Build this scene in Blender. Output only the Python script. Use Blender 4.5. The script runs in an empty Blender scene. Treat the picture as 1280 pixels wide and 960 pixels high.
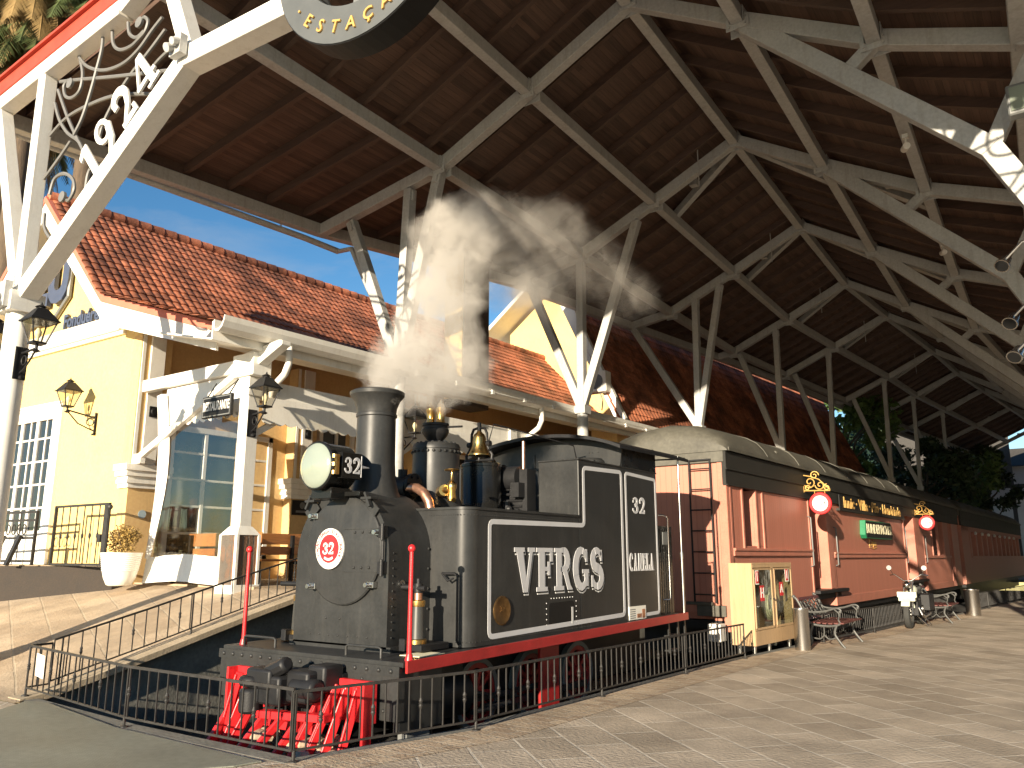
import bpy, bmesh, math, random
from mathutils import Vector, Matrix, noise
random.seed(7)
R=math.radians; PI=math.pi
S=bpy.context.scene
col=S.collection
V=Vector
# ------------------------------------------------------------------ materials
def nd(nt,t,**k):
    n=nt.nodes.new(t)
    for a,b in k.items(): setattr(n,a,b)
    return n
MATS={}
def mat(name,c,rough=.6,metal=0.,var=.12,scale=3.,bump=.0,bscale=40.,spec=.5,coat=0.,fine=0.,stretch=None,alpha=1.,rvar=.12,streak=None):
    m=bpy.data.materials.new(name); m.use_nodes=True; nt=m.node_tree; L=nt.links
    b=nt.nodes['Principled BSDF']
    tc=nd(nt,'ShaderNodeTexCoord'); src=tc.outputs['Object']
    if stretch:
        mp=nd(nt,'ShaderNodeMapping'); mp.inputs['Scale'].default_value=stretch; L.new(src,mp.inputs['Vector']); src=mp.outputs['Vector']
    n=nd(nt,'ShaderNodeTexNoise'); n.inputs['Scale'].default_value=scale; n.inputs['Detail'].default_value=8; n.inputs['Roughness'].default_value=.65
    L.new(src,n.inputs['Vector'])
    r=nd(nt,'ShaderNodeValToRGB')
    r.color_ramp.elements[0].position=.3; r.color_ramp.elements[1].position=.72
    r.color_ramp.elements[0].color=(*[max(0,x*(1-var)) for x in c],1)
    r.color_ramp.elements[1].color=(*[min(1,x*(1+var)) for x in c],1)
    L.new(n.outputs['Fac'],r.inputs['Fac']); out=r.outputs['Color']
    if fine>0:
        n2=nd(nt,'ShaderNodeTexNoise'); n2.inputs['Scale'].default_value=scale*14; n2.inputs['Detail'].default_value=6
        L.new(src,n2.inputs['Vector'])
        mx=nd(nt,'ShaderNodeMix'); mx.data_type='RGBA'; mx.blend_type='OVERLAY'; mx.inputs['Factor'].default_value=fine
        L.new(out,mx.inputs['A']); L.new(n2.outputs['Color'],mx.inputs['B']); 
        bw=nd(nt,'ShaderNodeRGBToBW'); L.new(n2.outputs['Color'],bw.inputs['Color']); L.new(bw.outputs['Val'],mx.inputs['B'])
        out=mx.outputs['Result']
    if streak:
        cst,amt,thr=streak
        mps=nd(nt,'ShaderNodeMapping'); mps.inputs['Scale'].default_value=(7,7,.7); L.new(tc.outputs['Object'],mps.inputs['Vector'])
        ns=nd(nt,'ShaderNodeTexNoise'); ns.inputs['Scale'].default_value=1; ns.inputs['Detail'].default_value=7; ns.inputs['Roughness'].default_value=.7; L.new(mps.outputs['Vector'],ns.inputs['Vector'])
        ms=nd(nt,'ShaderNodeMapRange'); ms.inputs['From Min'].default_value=thr; ms.inputs['From Max'].default_value=thr+.22; ms.inputs['To Max'].default_value=amt; L.new(ns.outputs['Fac'],ms.inputs['Value'])
        mxs=nd(nt,'ShaderNodeMix'); mxs.data_type='RGBA'; mxs.inputs['B'].default_value=(*cst,1); L.new(ms.outputs['Result'],mxs.inputs['Factor']); L.new(out,mxs.inputs['A']); out=mxs.outputs['Result']
    L.new(out,b.inputs['Base Color'])
    mr=nd(nt,'ShaderNodeMapRange'); mr.inputs['To Min'].default_value=max(.03,rough-rvar); mr.inputs['To Max'].default_value=min(1,rough+rvar)
    L.new(n.outputs['Fac'],mr.inputs['Value']); L.new(mr.outputs['Result'],b.inputs['Roughness'])
    b.inputs['Metallic'].default_value=metal
    b.inputs['Specular IOR Level'].default_value=spec
    b.inputs['Coat Weight'].default_value=coat
    if bump>0:
        n3=nd(nt,'ShaderNodeTexNoise'); n3.inputs['Scale'].default_value=bscale; n3.inputs['Detail'].default_value=6
        L.new(src,n3.inputs['Vector'])
        bp=nd(nt,'ShaderNodeBump'); bp.inputs['Strength'].default_value=bump; bp.inputs['Distance'].default_value=.02
        L.new(n3.outputs['Fac'],bp.inputs['Height']); L.new(bp.outputs['Normal'],b.inputs['Normal'])
    MATS[name]=m
    return m
W=mat('white_paint',(.74,.72,.66),.45,var=.06,scale=2.5,bump=.05,bscale=60,fine=.25,streak=((.45,.40,.32),.35,.52))
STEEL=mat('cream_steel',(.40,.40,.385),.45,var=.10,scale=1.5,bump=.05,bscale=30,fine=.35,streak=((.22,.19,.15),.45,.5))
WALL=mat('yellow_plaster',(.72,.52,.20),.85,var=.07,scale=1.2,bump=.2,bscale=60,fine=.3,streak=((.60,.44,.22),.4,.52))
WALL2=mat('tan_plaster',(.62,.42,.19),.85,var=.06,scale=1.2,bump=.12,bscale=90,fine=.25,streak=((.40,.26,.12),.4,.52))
BLACK=mat('locomotive_black',(.027,.0275,.0272),.42,var=.25,scale=2.2,bump=.03,bscale=120,fine=.35,spec=.3,streak=((.055,.052,.047),.4,.50))
GLOSSBLK=mat('gloss_black',(.010,.010,.0095),.26,var=.2,scale=2,bump=.015,bscale=80,fine=.3,spec=.35)
DARK=mat('dark_iron',(.013,.013,.014),.5,spec=.3,var=.3,scale=6,bump=.1,bscale=60)
IRON=mat('wrought_iron',(.030,.028,.026),.5,spec=.35,var=.3,scale=9,bump=.08,bscale=80)
SILVER=mat('silver_lettering',(.55,.55,.54),.4,var=.05,scale=8)
LINEW=mat('pale_lining',(.56,.56,.57),.45,var=.05,scale=5)
RED=mat('signal_red',(.56,.02,.024),.36,var=.22,scale=5,bump=.06,bscale=60,fine=.4,streak=((.20,.02,.018),.55,.55))
REDB=mat('dark_red',(.33,.02,.02),.4,var=.2,scale=4,bump=.04,bscale=60,fine=.3)
BRASS=mat('brass',(.62,.40,.14),.3,metal=1,var=.2,scale=9)
COPPER=mat('copper',(.66,.36,.24),.35,metal=.9,var=.25,scale=12)
BRONZE=mat('bronze_plate',(.20,.12,.05),.42,metal=.9,var=.3,scale=20)
CHROME=mat('brushed_steel',(.55,.54,.52),.25,metal=1,var=.05,scale=6,stretch=(12,12,.4),rvar=.05)
GOLD=mat('gold_paint',(.66,.40,.12),.4,metal=.3,var=.15,scale=10)
GREYP=mat('grey_paint',(.15,.155,.15),.5,var=.1,scale=4,fine=.2)
SIGNBLK=mat('sign_black',(.010,.010,.010),.55,spec=.25,var=.2,scale=6)
GREEN=mat('sign_green',(.012,.17,.075),.4,var=.12,scale=6)
CREAM=mat('cream_lettering',(.82,.76,.52),.5,var=.05,scale=6)
NAVY=mat('navy_lettering',(.06,.075,.12),.45,var=.1,scale=6)
OAK=mat('pale_oak_laminate',(.43,.285,.155),.45,var=.16,scale=5,stretch=(6,6,.35),fine=.35)
BENCHW=mat('varnished_bench_wood',(.42,.17,.05),.4,var=.25,scale=5,stretch=(6,.6,6),fine=.3)
REDWOOD=mat('dark_red_slats',(.11,.03,.025),.45,var=.3,scale=5,stretch=(6,.6,6),fine=.3)
ALUG=mat('cast_aluminium_grey',(.085,.085,.08),.5,metal=.3,var=.3,scale=14,bump=.1,bscale=60)
JOIST=mat('roof_joist_wood',(.085,.050,.036),.6,var=.25,scale=2,stretch=(.5,8,8),fine=.4,bump=.1,bscale=30)
FASCRED=mat('fascia_red',(.42,.055,.03),.55,var=.12,scale=3,fine=.3)
CONC=mat('dark_concrete',(.15,.148,.13),.9,var=.35,scale=1.6,bump=.35,bscale=22,fine=.5)
CAP=mat('stone_cap',(.36,.29,.2),.85,var=.2,scale=3,bump=.25,bscale=30,fine=.4)
BALLAST=mat('dark_ballast',(.03,.028,.025),.95,var=.5,scale=14,bump=.9,bscale=26,fine=.4)
STEPD=mat('shadowed_step_stone',(.032,.024,.018),.85,var=.25,scale=3,bump=.3,bscale=30,fine=.4)  # shadow lying over the step put into the stone colour
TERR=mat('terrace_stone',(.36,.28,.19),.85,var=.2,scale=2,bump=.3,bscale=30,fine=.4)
GLZ=mat('window_glass_dark',(.02,.025,.03),.06,var=.1,spec=.8,rvar=.02)
LENS=mat('headlamp_lens',(.24,.275,.225),.12,var=.06,spec=.8,coat=.6,rvar=.03)
TERRAC=mat('glazed_pot_white',(.80,.78,.70),.35,var=.04,scale=4,bump=.05)
BARK=mat('bark',(.10,.07,.045),.9,var=.35,scale=4,bump=.6,bscale=14,stretch=(4,4,.8))
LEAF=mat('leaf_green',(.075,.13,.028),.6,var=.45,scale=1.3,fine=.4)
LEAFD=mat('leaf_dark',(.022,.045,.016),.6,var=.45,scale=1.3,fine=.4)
LEAFY=mat('leaf_golden',(.34,.22,.06),.65,var=.4,scale=9,fine=.4)
FROND=mat('palm_frond_green',(.075,.10,.03),.6,var=.4,scale=2,fine=.3)
FRONDB=mat('palm_frond_dry',(.25,.165,.06),.75,var=.4,scale=2,fine=.3)
CARROOF=mat('carriage_roof_grey',(.085,.08,.064),.6,var=.28,scale=1.1,bump=.08,bscale=20,fine=.5)
CARFASC=mat('carriage_cornice_dark',(.022,.021,.018),.6,spec=.3,var=.25,scale=2,fine=.4)
RUB=mat('tyre_rubber',(.03,.03,.028),.8,var=.2,scale=20,bump=.3,bscale=90)
MINT=mat('cream_green_enamel',(.58,.60,.48),.3,var=.06,coat=.4)
PAPER=mat('paper',(.82,.79,.7),.8,var=.03)
BROWN=mat('brown_shade_side',(.05,.032,.022),.7,var=.2,scale=2,stretch=(4,4,.4),fine=.4)  # shade on the chimney's side put into a brown body colour
HOUSEW=mat('pale_house_wall',(.6,.6,.58),.8,var=.06)
SHEDD=mat('dark_shed_wall',(.05,.047,.043),.85,var=.2,scale=.6,fine=.4)

def tilemat():
    m=mat('clay_tile',(.33,.112,.055),.8,var=.4,scale=1.1,bump=.25,bscale=45,fine=.55)
    nt=m.node_tree; L=nt.links; b=nt.nodes['Principled BSDF']
    # single tiles fired darker or paler, and soot-dark lichen near the ridge courses
    tc=nd(nt,'ShaderNodeTexCoord'); v=nd(nt,'ShaderNodeTexVoronoi'); v.inputs['Scale'].default_value=3.6
    L.new(tc.outputs['Object'],v.inputs['Vector'])
    hs=nd(nt,'ShaderNodeHueSaturation'); old=b.inputs['Base Color'].links[0].from_socket
    bw=nd(nt,'ShaderNodeRGBToBW'); L.new(v.outputs['Color'],bw.inputs['Color'])
    mr=nd(nt,'ShaderNodeMapRange'); mr.inputs['To Min'].default_value=.62; mr.inputs['To Max'].default_value=1.35
    L.new(bw.outputs['Val'],mr.inputs['Value'])
    nl=nd(nt,'ShaderNodeTexNoise'); nl.inputs['Scale'].default_value=.55; nl.inputs['Detail'].default_value=8; nl.inputs['Roughness'].default_value=.7; L.new(tc.outputs['Object'],nl.inputs['Vector'])
    ml=nd(nt,'ShaderNodeMapRange'); ml.inputs['From Min'].default_value=.38; ml.inputs['From Max'].default_value=.56; ml.inputs['To Min'].default_value=.45; ml.inputs['To Max'].default_value=1.05; L.new(nl.outputs['Fac'],ml.inputs['Value'])
    mm=nd(nt,'ShaderNodeMath'); mm.operation='MULTIPLY'; L.new(mr.outputs['Result'],mm.inputs[0]); L.new(ml.outputs['Result'],mm.inputs[1]); L.new(mm.outputs[0],hs.inputs['Value']); L.new(old,hs.inputs['Color'])
    L.new(hs.outputs['Color'],b.inputs['Base Color'])
    return m
TILE=tilemat()

def plankmat(name,ca,cb,width,axis,grain=(14,.5,14),rough=.65,groove=.5,length=3.2,alen='Y'):
    """boards across `axis`, random tone per board, grain along the board"""
    m=bpy.data.materials.new(name); m.use_nodes=True; nt=m.node_tree; L=nt.links; b=nt.nodes['Principled BSDF']
    tc=nd(nt,'ShaderNodeTexCoord'); sp=nd(nt,'ShaderNodeSeparateXYZ'); L.new(tc.outputs['Object'],sp.inputs['Vector'])
    def mth(op,a,bv=None):
        n=nd(nt,'ShaderNodeMath'); n.operation=op
        if hasattr(a,'default_value') or hasattr(a,'links'): L.new(a,n.inputs[0])
        else: n.inputs[0].default_value=a
        if bv is not None:
            if hasattr(bv,'links'): L.new(bv,n.inputs[1])
            else: n.inputs[1].default_value=bv
        return n.outputs[0]
    q=mth('DIVIDE',sp.outputs[axis],width); fl=mth('FLOOR',q); fr=mth('FRACT',q)
    wn=nd(nt,'ShaderNodeTexWhiteNoise'); wn.noise_dimensions='1D'; L.new(fl,wn.inputs['W'])
    ln=mth('ADD',mth('DIVIDE',sp.outputs[alen],length),mth('MULTIPLY',wn.outputs['Value'],7.3))
    w2=nd(nt,'ShaderNodeTexWhiteNoise'); w2.noise_dimensions='2D'
    cb2=nd(nt,'ShaderNodeCombineXYZ'); L.new(fl,cb2.inputs['X']); L.new(mth('FLOOR',ln),cb2.inputs['Y']); L.new(cb2.outputs['Vector'],w2.inputs['Vector'])
    mp=nd(nt,'ShaderNodeMapping'); mp.inputs['Scale'].default_value=grain; L.new(tc.outputs['Object'],mp.inputs['Vector'])
    n=nd(nt,'ShaderNodeTexNoise'); n.inputs['Scale'].default_value=1; n.inputs['Detail'].default_value=7; n.inputs['Roughness'].default_value=.7; L.new(mp.outputs['Vector'],n.inputs['Vector'])
    mixf=mth('ADD',mth('MULTIPLY',w2.outputs['Value'],.32),mth('MULTIPLY',n.outputs['Fac'],.80))
    r=nd(nt,'ShaderNodeValToRGB'); r.color_ramp.elements[0].color=(*ca,1); r.color_ramp.elements[1].color=(*cb,1)
    r.color_ramp.elements[0].position=.15; r.color_ramp.elements[1].position=.95
    L.new(mixf,r.inputs['Fac'])
    # groove
    d=mth('ABSOLUTE',mth('SUBTRACT',fr,.5)); g=mth('GREATER_THAN',d,.5-.035)
    mx=nd(nt,'ShaderNodeMix'); mx.data_type='RGBA'; mx.inputs['B'].default_value=(*[x*.5 for x in ca],1)
    L.new(mth('MULTIPLY',g,groove),mx.inputs['Factor']); L.new(r.outputs['Color'],mx.inputs['A']); L.new(mx.outputs['Result'],b.inputs['Base Color'])
    b.inputs['Roughness'].default_value=rough
    h=mth('ADD',mth('MULTIPLY',g,-1.),mth('MULTIPLY',n.outputs['Fac'],.15))
    bp=nd(nt,'ShaderNodeBump'); bp.inputs['Strength'].default_value=.6; bp.inputs['Distance'].default_value=.01
    L.new(h,bp.inputs['Height']); L.new(bp.outputs['Normal'],b.inputs['Normal'])
    return m
DECK=plankmat('ceiling_boards',(.021,.0125,.0095),(.160,.093,.065),.11,'X',grain=(22,1.1,6),rough=.62,length=5.5)
CARSIDE=plankmat('red_matchboard_side',(.40,.148,.098),(.48,.18,.122),.13,'Y',grain=(3,3,.25),rough=.5,groove=.42,length=50,alen='Z')
CAREND=plankmat('red_matchboard_end',(.42,.165,.112),(.50,.20,.138),.13,'X',grain=(3,3,.25),rough=.5,groove=.42,length=50,alen='Z')
CARRED=mat('carriage_red',(.45,.17,.115),.48,var=.14,scale=2.5,fine=.35,streak=((.30,.11,.075),.4,.52))

def pavemat(name,ang,bw,bh,ca,cb,cm,sc=1.,mortar=.014):
    m=bpy.data.materials.new(name); m.use_nodes=True; nt=m.node_tree; L=nt.links; b=nt.nodes['Principled BSDF']
    tc=nd(nt,'ShaderNodeTexCoord'); mp=nd(nt,'ShaderNodeMapping'); mp.inputs['Rotation'].default_value=(0,0,ang); L.new(tc.outputs['Object'],mp.inputs['Vector'])
    # slight wobble of the joints
    nz=nd(nt,'ShaderNodeTexNoise'); nz.inputs['Scale'].default_value=3; L.new(mp.outputs['Vector'],nz.inputs['Vector'])
    vs=nd(nt,'ShaderNodeVectorMath'); vs.operation='SCALE'; vs.inputs['Scale'].default_value=.03; L.new(nz.outputs['Color'],vs.inputs[0])
    va=nd(nt,'ShaderNodeVectorMath'); L.new(mp.outputs['Vector'],va.inputs[0]); L.new(vs.outputs['Vector'],va.inputs[1])
    br=nd(nt,'ShaderNodeTexBrick'); br.inputs['Scale'].default_value=sc; br.inputs['Brick Width'].default_value=bw; br.inputs['Row Height'].default_value=bh
    br.inputs['Mortar Size'].default_value=mortar; br.inputs['Mortar Smooth'].default_value=.3; br.inputs['Bias'].default_value=0
    br.inputs['Color1'].default_value=(*ca,1); br.inputs['Color2'].default_value=(*cb,1); br.inputs['Mortar'].default_value=(*cm,1)
    br.offset=.5; L.new(va.outputs['Vector'],br.inputs['Vector'])
    n=nd(nt,'ShaderNodeTexNoise'); n.inputs['Scale'].default_value=1.1; n.inputs['Detail'].default_value=9; n.inputs['Roughness'].default_value=.7; L.new(tc.outputs['Object'],n.inputs['Vector'])
    mr=nd(nt,'ShaderNodeMapRange'); mr.inputs['From Min'].default_value=.3; mr.inputs['From Max'].default_value=.7; mr.inputs['To Min'].default_value=.62; mr.inputs['To Max'].default_value=1.18; L.new(n.outputs['Fac'],mr.inputs['Value'])
    hs=nd(nt,'ShaderNodeHueSaturation'); L.new(mr.outputs['Result'],hs.inputs['Value']); L.new(br.outputs['Color'],hs.inputs['Color'])
    L.new(hs.outputs['Color'],b.inputs['Base Color'])
    b.inputs['Roughness'].default_value=.75
    n2=nd(nt,'ShaderNodeTexNoise'); n2.inputs['Scale'].default_value=28; n2.inputs['Detail'].default_value=6; L.new(tc.outputs['Object'],n2.inputs['Vector'])
    ad=nd(nt,'ShaderNodeMath'); ad.operation='MULTIPLY_ADD'; ad.inputs[1].default_value=-1.0; L.new(br.outputs['Fac'],ad.inputs[0]); L.new(n2.outputs['Fac'],ad.inputs[2])
    bp=nd(nt,'ShaderNodeBump'); bp.inputs['Strength'].default_value=.8; bp.inputs['Distance'].default_value=.015; L.new(ad.outputs[0],bp.inputs['Height']); L.new(bp.outputs['Normal'],b.inputs['Normal'])
    return m
PAVE=pavemat('platform_flags',R(41),.78,.46,(.35,.285,.21),(.51,.425,.325),(.60,.53,.43))
PAVEB=pavemat('border_setts',R(2),.28,.16,(.34,.25,.17),(.50,.39,.27),(.5,.43,.33),mortar=.01)
PAVEL=pavemat('ramp_flags',R(22),.95,.5,(.40,.30,.20),(.50,.39,.27),(.46,.37,.26))
STONEP=pavemat('rubble_stone',R(0),.16,.11,(.30,.14,.07),(.14,.09,.06),(.12,.1,.08),mortar=.02)

def checker():
    m=mat('checker_plate',(.20,.205,.165),.6,metal=.2,var=.2,scale=1.2,fine=.3)
    nt=m.node_tree; L=nt.links; b=nt.nodes['Principled BSDF']
    tc=nd(nt,'ShaderNodeTexCoord'); mp=nd(nt,'ShaderNodeMapping'); mp.inputs['Rotation'].default_value=(0,0,R(45)); mp.inputs['Scale'].default_value=(22,22,22); L.new(tc.outputs['Object'],mp.inputs['Vector'])
    ck=nd(nt,'ShaderNodeTexBrick'); ck.inputs['Scale'].default_value=1; ck.inputs['Mortar Size'].default_value=.22; ck.inputs['Brick Width'].default_value=1; ck.inputs['Row Height'].default_value=.6
    L.new(mp.outputs['Vector'],ck.inputs['Vector'])
    bp=nd(nt,'ShaderNodeBump'); bp.inputs['Strength'].default_value=.6; bp.inputs['Distance'].default_value=.006; L.new(ck.outputs['Fac'],bp.inputs['Height']); bp.invert=True
    L.new(bp.outputs['Normal'],b.inputs['Normal'])
    return m
CHECK=checker()

def clearfilm(name,tint,gloss):
    m=bpy.data.materials.new(name); m.use_nodes=True; nt=m.node_tree; L=nt.links; nt.nodes.remove(nt.nodes['Principled BSDF'])
    o=nt.nodes['Material Output']; t=nd(nt,'ShaderNodeBsdfTransparent'); t.inputs['Color'].default_value=(*tint,1)
    g=nd(nt,'ShaderNodeBsdfGlossy'); g.inputs['Roughness'].default_value=.06
    tc=nd(nt,'ShaderNodeTexCoord'); n=nd(nt,'ShaderNodeTexNoise'); n.inputs['Scale'].default_value=1.4; n.inputs['Detail'].default_value=3; L.new(tc.outputs['Object'],n.inputs['Vector'])
    bp=nd(nt,'ShaderNodeBump'); bp.inputs['Strength'].default_value=.12; bp.inputs['Distance'].default_value=.05; L.new(n.outputs['Fac'],bp.inputs['Height']); L.new(bp.outputs['Normal'],g.inputs['Normal'])
    fr=nd(nt,'ShaderNodeLayerWeight'); fr.inputs['Blend'].default_value=.25
    ad=nd(nt,'ShaderNodeMath'); ad.operation='MULTIPLY_ADD'; ad.use_clamp=True; ad.inputs[1].default_value=.3; ad.inputs[2].default_value=gloss; L.new(fr.outputs['Facing'],ad.inputs[0])
    mx=nd(nt,'ShaderNodeMixShader'); L.new(ad.outputs[0],mx.inputs[0]); L.new(t.outputs[0],mx.inputs[1]); L.new(g.outputs[0],mx.inputs[2]); L.new(mx.outputs[0],o.inputs['Surface'])
    return m
FILM=clearfilm('clear_vinyl',(.84,.84,.82),.13)
LGLASS=clearfilm('lantern_glass',(.9,.88,.82),.05)

# ------------------------------------------------------------------ mesh builder
class MB:
    def __init__(s): s.v=[]; s.f=[]
    def add(s,vs,fs):
        o=len(s.v); s.v+= [V(p) for p in vs]; s.f+=[tuple(i+o for i in f) for f in fs]; return s
    def hexa(s,p):  # 8 pts bottom 0-3, top 4-7
        return s.add(p,[(0,3,2,1),(4,5,6,7),(0,1,5,4),(1,2,6,5),(2,3,7,6),(3,0,4,7)])
    def box(s,a,b,ax=None):
        x0,y0,z0=[min(a[i],b[i]) for i in range(3)]; x1,y1,z1=[max(a[i],b[i]) for i in range(3)]
        p=[V(q) for q in ((x0,y0,z0),(x1,y0,z0),(x1,y1,z0),(x0,y1,z0),(x0,y0,z1),(x1,y0,z1),(x1,y1,z1),(x0,y1,z1))]
        return s.hexa(p)
    def beam(s,p0,p1,w,h,up=(0,0,1)):
        p0=V(p0);p1=V(p1);d=(p1-p0).normalized();u=V(up)
        if abs(d.dot(u))>.98: u=V((0,1,0))
        r=d.cross(u).normalized();u=r.cross(d).normalized();r=r*w/2;u=u*h/2
        return s.hexa([p0-r-u,p0+r-u,p0+r+u,p0-r+u,p1-r-u,p1+r-u,p1+r+u,p1-r+u])
    def tube(s,pts,r,n=8,closed=False):
        pts=[V(p) for p in pts]; N=len(pts); rings=[]; prev=None
        for i,p in enumerate(pts):
            if closed: t=(pts[(i+1)%N]-pts[i-1]).normalized()
            else: t=((pts[i+1] if i<N-1 else p)-(pts[i-1] if i>0 else p)).normalized()
            if prev is None:
                a=V((0,0,1)) if abs(t.z)<.9 else V((1,0,0)); x=t.cross(a).normalized()
            else:
                x=(prev-t*prev.dot(t)).normalized()
            prev=x; y=t.cross(x); rr=r[i] if isinstance(r,(list,tuple)) else r
            rings.append([p+(x*math.cos(2*PI*k/n)+y*math.sin(2*PI*k/n))*rr for k in range(n)])
        vs=[q for g in rings for q in g]; fs=[]
        M=N if closed else N-1
        for i in range(M):
            j=(i+1)%N
            for k in range(n): fs.append((i*n+k,i*n+(k+1)%n,j*n+(k+1)%n,j*n+k))
        if not closed: fs+= [tuple(range(n-1,-1,-1)),tuple((N-1)*n+k for k in range(n))]
        return s.add(vs,fs)
    def lathe(s,prof,o,ax=(0,0,1),n=24,cap=True,arc=None):
        o=V(o);z=V(ax).normalized();a=V((1,0,0)) if abs(z.x)<.9 else V((0,1,0));x=(a-z*a.dot(z)).normalized();y=z.cross(x)
        vs=[];fs=[]
        for r,h in prof:
            for k in range(n): vs.append(o+z*h+(x*math.cos(2*PI*k/n)+y*math.sin(2*PI*k/n))*max(r,1e-4))
        for i in range(len(prof)-1):
            for k in range(n): fs.append((i*n+k,i*n+(k+1)%n,(i+1)*n+(k+1)%n,(i+1)*n+k))
        if cap:
            fs.append(tuple(range(n-1,-1,-1))); fs.append(tuple((len(prof)-1)*n+k for k in range(n)))
        return s.add(vs,fs)
    def cyl(s,p0,p1,r,n=16,r2=None):
        p0=V(p0);d=V(p1)-p0
        return s.lathe([(r,0),(r2 if r2 is not None else r,d.length)],p0,d,n)
    def ball(s,c,r,n=12,m=8,sc=(1,1,1)):
        c=V(c);vs=[];fs=[]
        for i in range(m+1):
            t=PI*i/m
            for k in range(n):
                a=2*PI*k/n; vs.append(c+V((math.sin(t)*math.cos(a)*r*sc[0],math.sin(t)*math.sin(a)*r*sc[1],math.cos(t)*r*sc[2])))
        for i in range(m):
            for k in range(n): fs.append((i*n+k,(i+1)*n+k,(i+1)*n+(k+1)%n,i*n+(k+1)%n))
        return s.add(vs,fs)
    def prism(s,poly,ext):
        poly=[V(p) for p in poly];e=V(ext);n=len(poly)
        nrm=V((0,0,0))
        for i in range(n): nrm+=poly[i].cross(poly[(i+1)%n])
        if nrm.dot(e)<0: poly=poly[::-1]
        vs=poly+[p+e for p in poly]
        fs=[tuple(range(n-1,-1,-1)),tuple(range(n,2*n))]+[(i,(i+1)%n,(i+1)%n+n,i+n) for i in range(n)]
        return s.add(vs,fs)
    def poly(s,pts): return s.add(pts,[tuple(range(len(pts)))])
    def rivet(s,p,nrm,r=.012):
        return s.lathe([(r,0),(r*.85,r*.5),(r*.35,r*.85)],p,nrm,6)
ORG={}
def build(mb,name,m,parent=None,smooth=False,bevel=0,ang=40,seg=1,loc=None):
    o=V(loc) if loc is not None else (ORG.get(parent.name,V((0,0,0))) if parent else V((0,0,0)))
    me=bpy.data.meshes.new(name); me.from_pydata([tuple(p-o) for p in mb.v],[],mb.f)
    me.materials.append(m)
    bm=bmesh.new(); bm.from_mesh(me); bmesh.ops.remove_doubles(bm,verts=bm.verts,dist=1e-5) if smooth else None
    bmesh.ops.recalc_face_normals(bm,faces=bm.faces); bm.to_mesh(me); bm.free()
    if smooth:
        for p in me.polygons: p.use_smooth=True
        me.set_sharp_from_angle(angle=R(ang))
    ob=bpy.data.objects.new(name,me); col.objects.link(ob)
    if parent: ob.parent=parent
    else: ob.location=o
    ORG[ob.name]=o
    if bevel:
        b=ob.modifiers.new('bevel','BEVEL'); b.width=bevel; b.segments=seg; b.limit_method='ANGLE'; b.angle_limit=R(50)
    return ob
def tag(o,label=None,cat=None,group=None,kind=None):
    if label: o['label']=label
    if cat: o['category']=cat
    if group: o['group']=group
    if kind: o['kind']=kind
    return o
def thing(name,label,cat,loc=(0,0,0),group=None):
    o=bpy.data.objects.new(name,None); col.objects.link(o); o.location=loc; o.empty_display_size=.2
    ORG[o.name]=V(loc); return tag(o,label,cat,group)
def copy_tree(o,parent=None):
    c=o.copy(); col.objects.link(c)
    if parent: c.parent=parent
    for ch in list(o.children): copy_tree(ch,c)
    return c
def text(mb,s,o,rt,up,h,depth=.01,bold=0.,xs=1.,align='CENTER',shear=0.):
    """lettering in the built-in font as real extruded shapes"""
    c=bpy.data.curves.new('t','FONT'); c.body=s; c.size=1; c.extrude=.5; c.offset=bold; c.align_x=align; c.align_y='CENTER'; c.shear=shear; c.resolution_u=3
    ob=bpy.data.objects.new('t',c); me=bpy.data.meshes.new_from_object(ob)
    o=V(o);rt=V(rt).normalized();up=V(up).normalized();n=rt.cross(up)
    mb.add([o+rt*(p.co.x*h*xs*1.38)+up*(p.co.y*h*1.38)+n*(p.co.z+.5)*depth for p in me.vertices],[tuple(f.vertices) for f in me.polygons])
    bpy.data.objects.remove(ob); bpy.data.curves.remove(c); bpy.data.meshes.remove(me)
# slab-serif show letters ------------------------------------------------
def arc(cx,cy,rx,ry,a0,a1,n=10): return [(cx+rx*math.cos(R(a0+(a1-a0)*i/n)),cy+ry*math.sin(R(a0+(a1-a0)*i/n))) for i in range(n+1)]
def rect(x0,y0,x1,y1): return [(x0,y0),(x1,y0),(x1,y1),(x0,y1)]
def ribbon(pts,w0,w1=None,wm=None):
    n=len(pts);out=[];L=[];Rr=[]
    for i,(x,y) in enumerate(pts):
        a=pts[max(0,i-1)];b=pts[min(n-1,i+1)];dx,dy=b[0]-a[0],b[1]-a[1];l=math.hypot(dx,dy) or 1
        t=i/(n-1); w=w0 if w1 is None else w0+(w1-w0)*t
        if wm is not None: w=w+(wm-w)*math.sin(PI*t)
        L.append((x-dy/l*w/2,y+dx/l*w/2));Rr.append((x+dy/l*w/2,y-dx/l*w/2))
    for i in range(n-1): out.append([L[i],L[i+1],Rr[i+1],Rr[i]])
    return out
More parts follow.
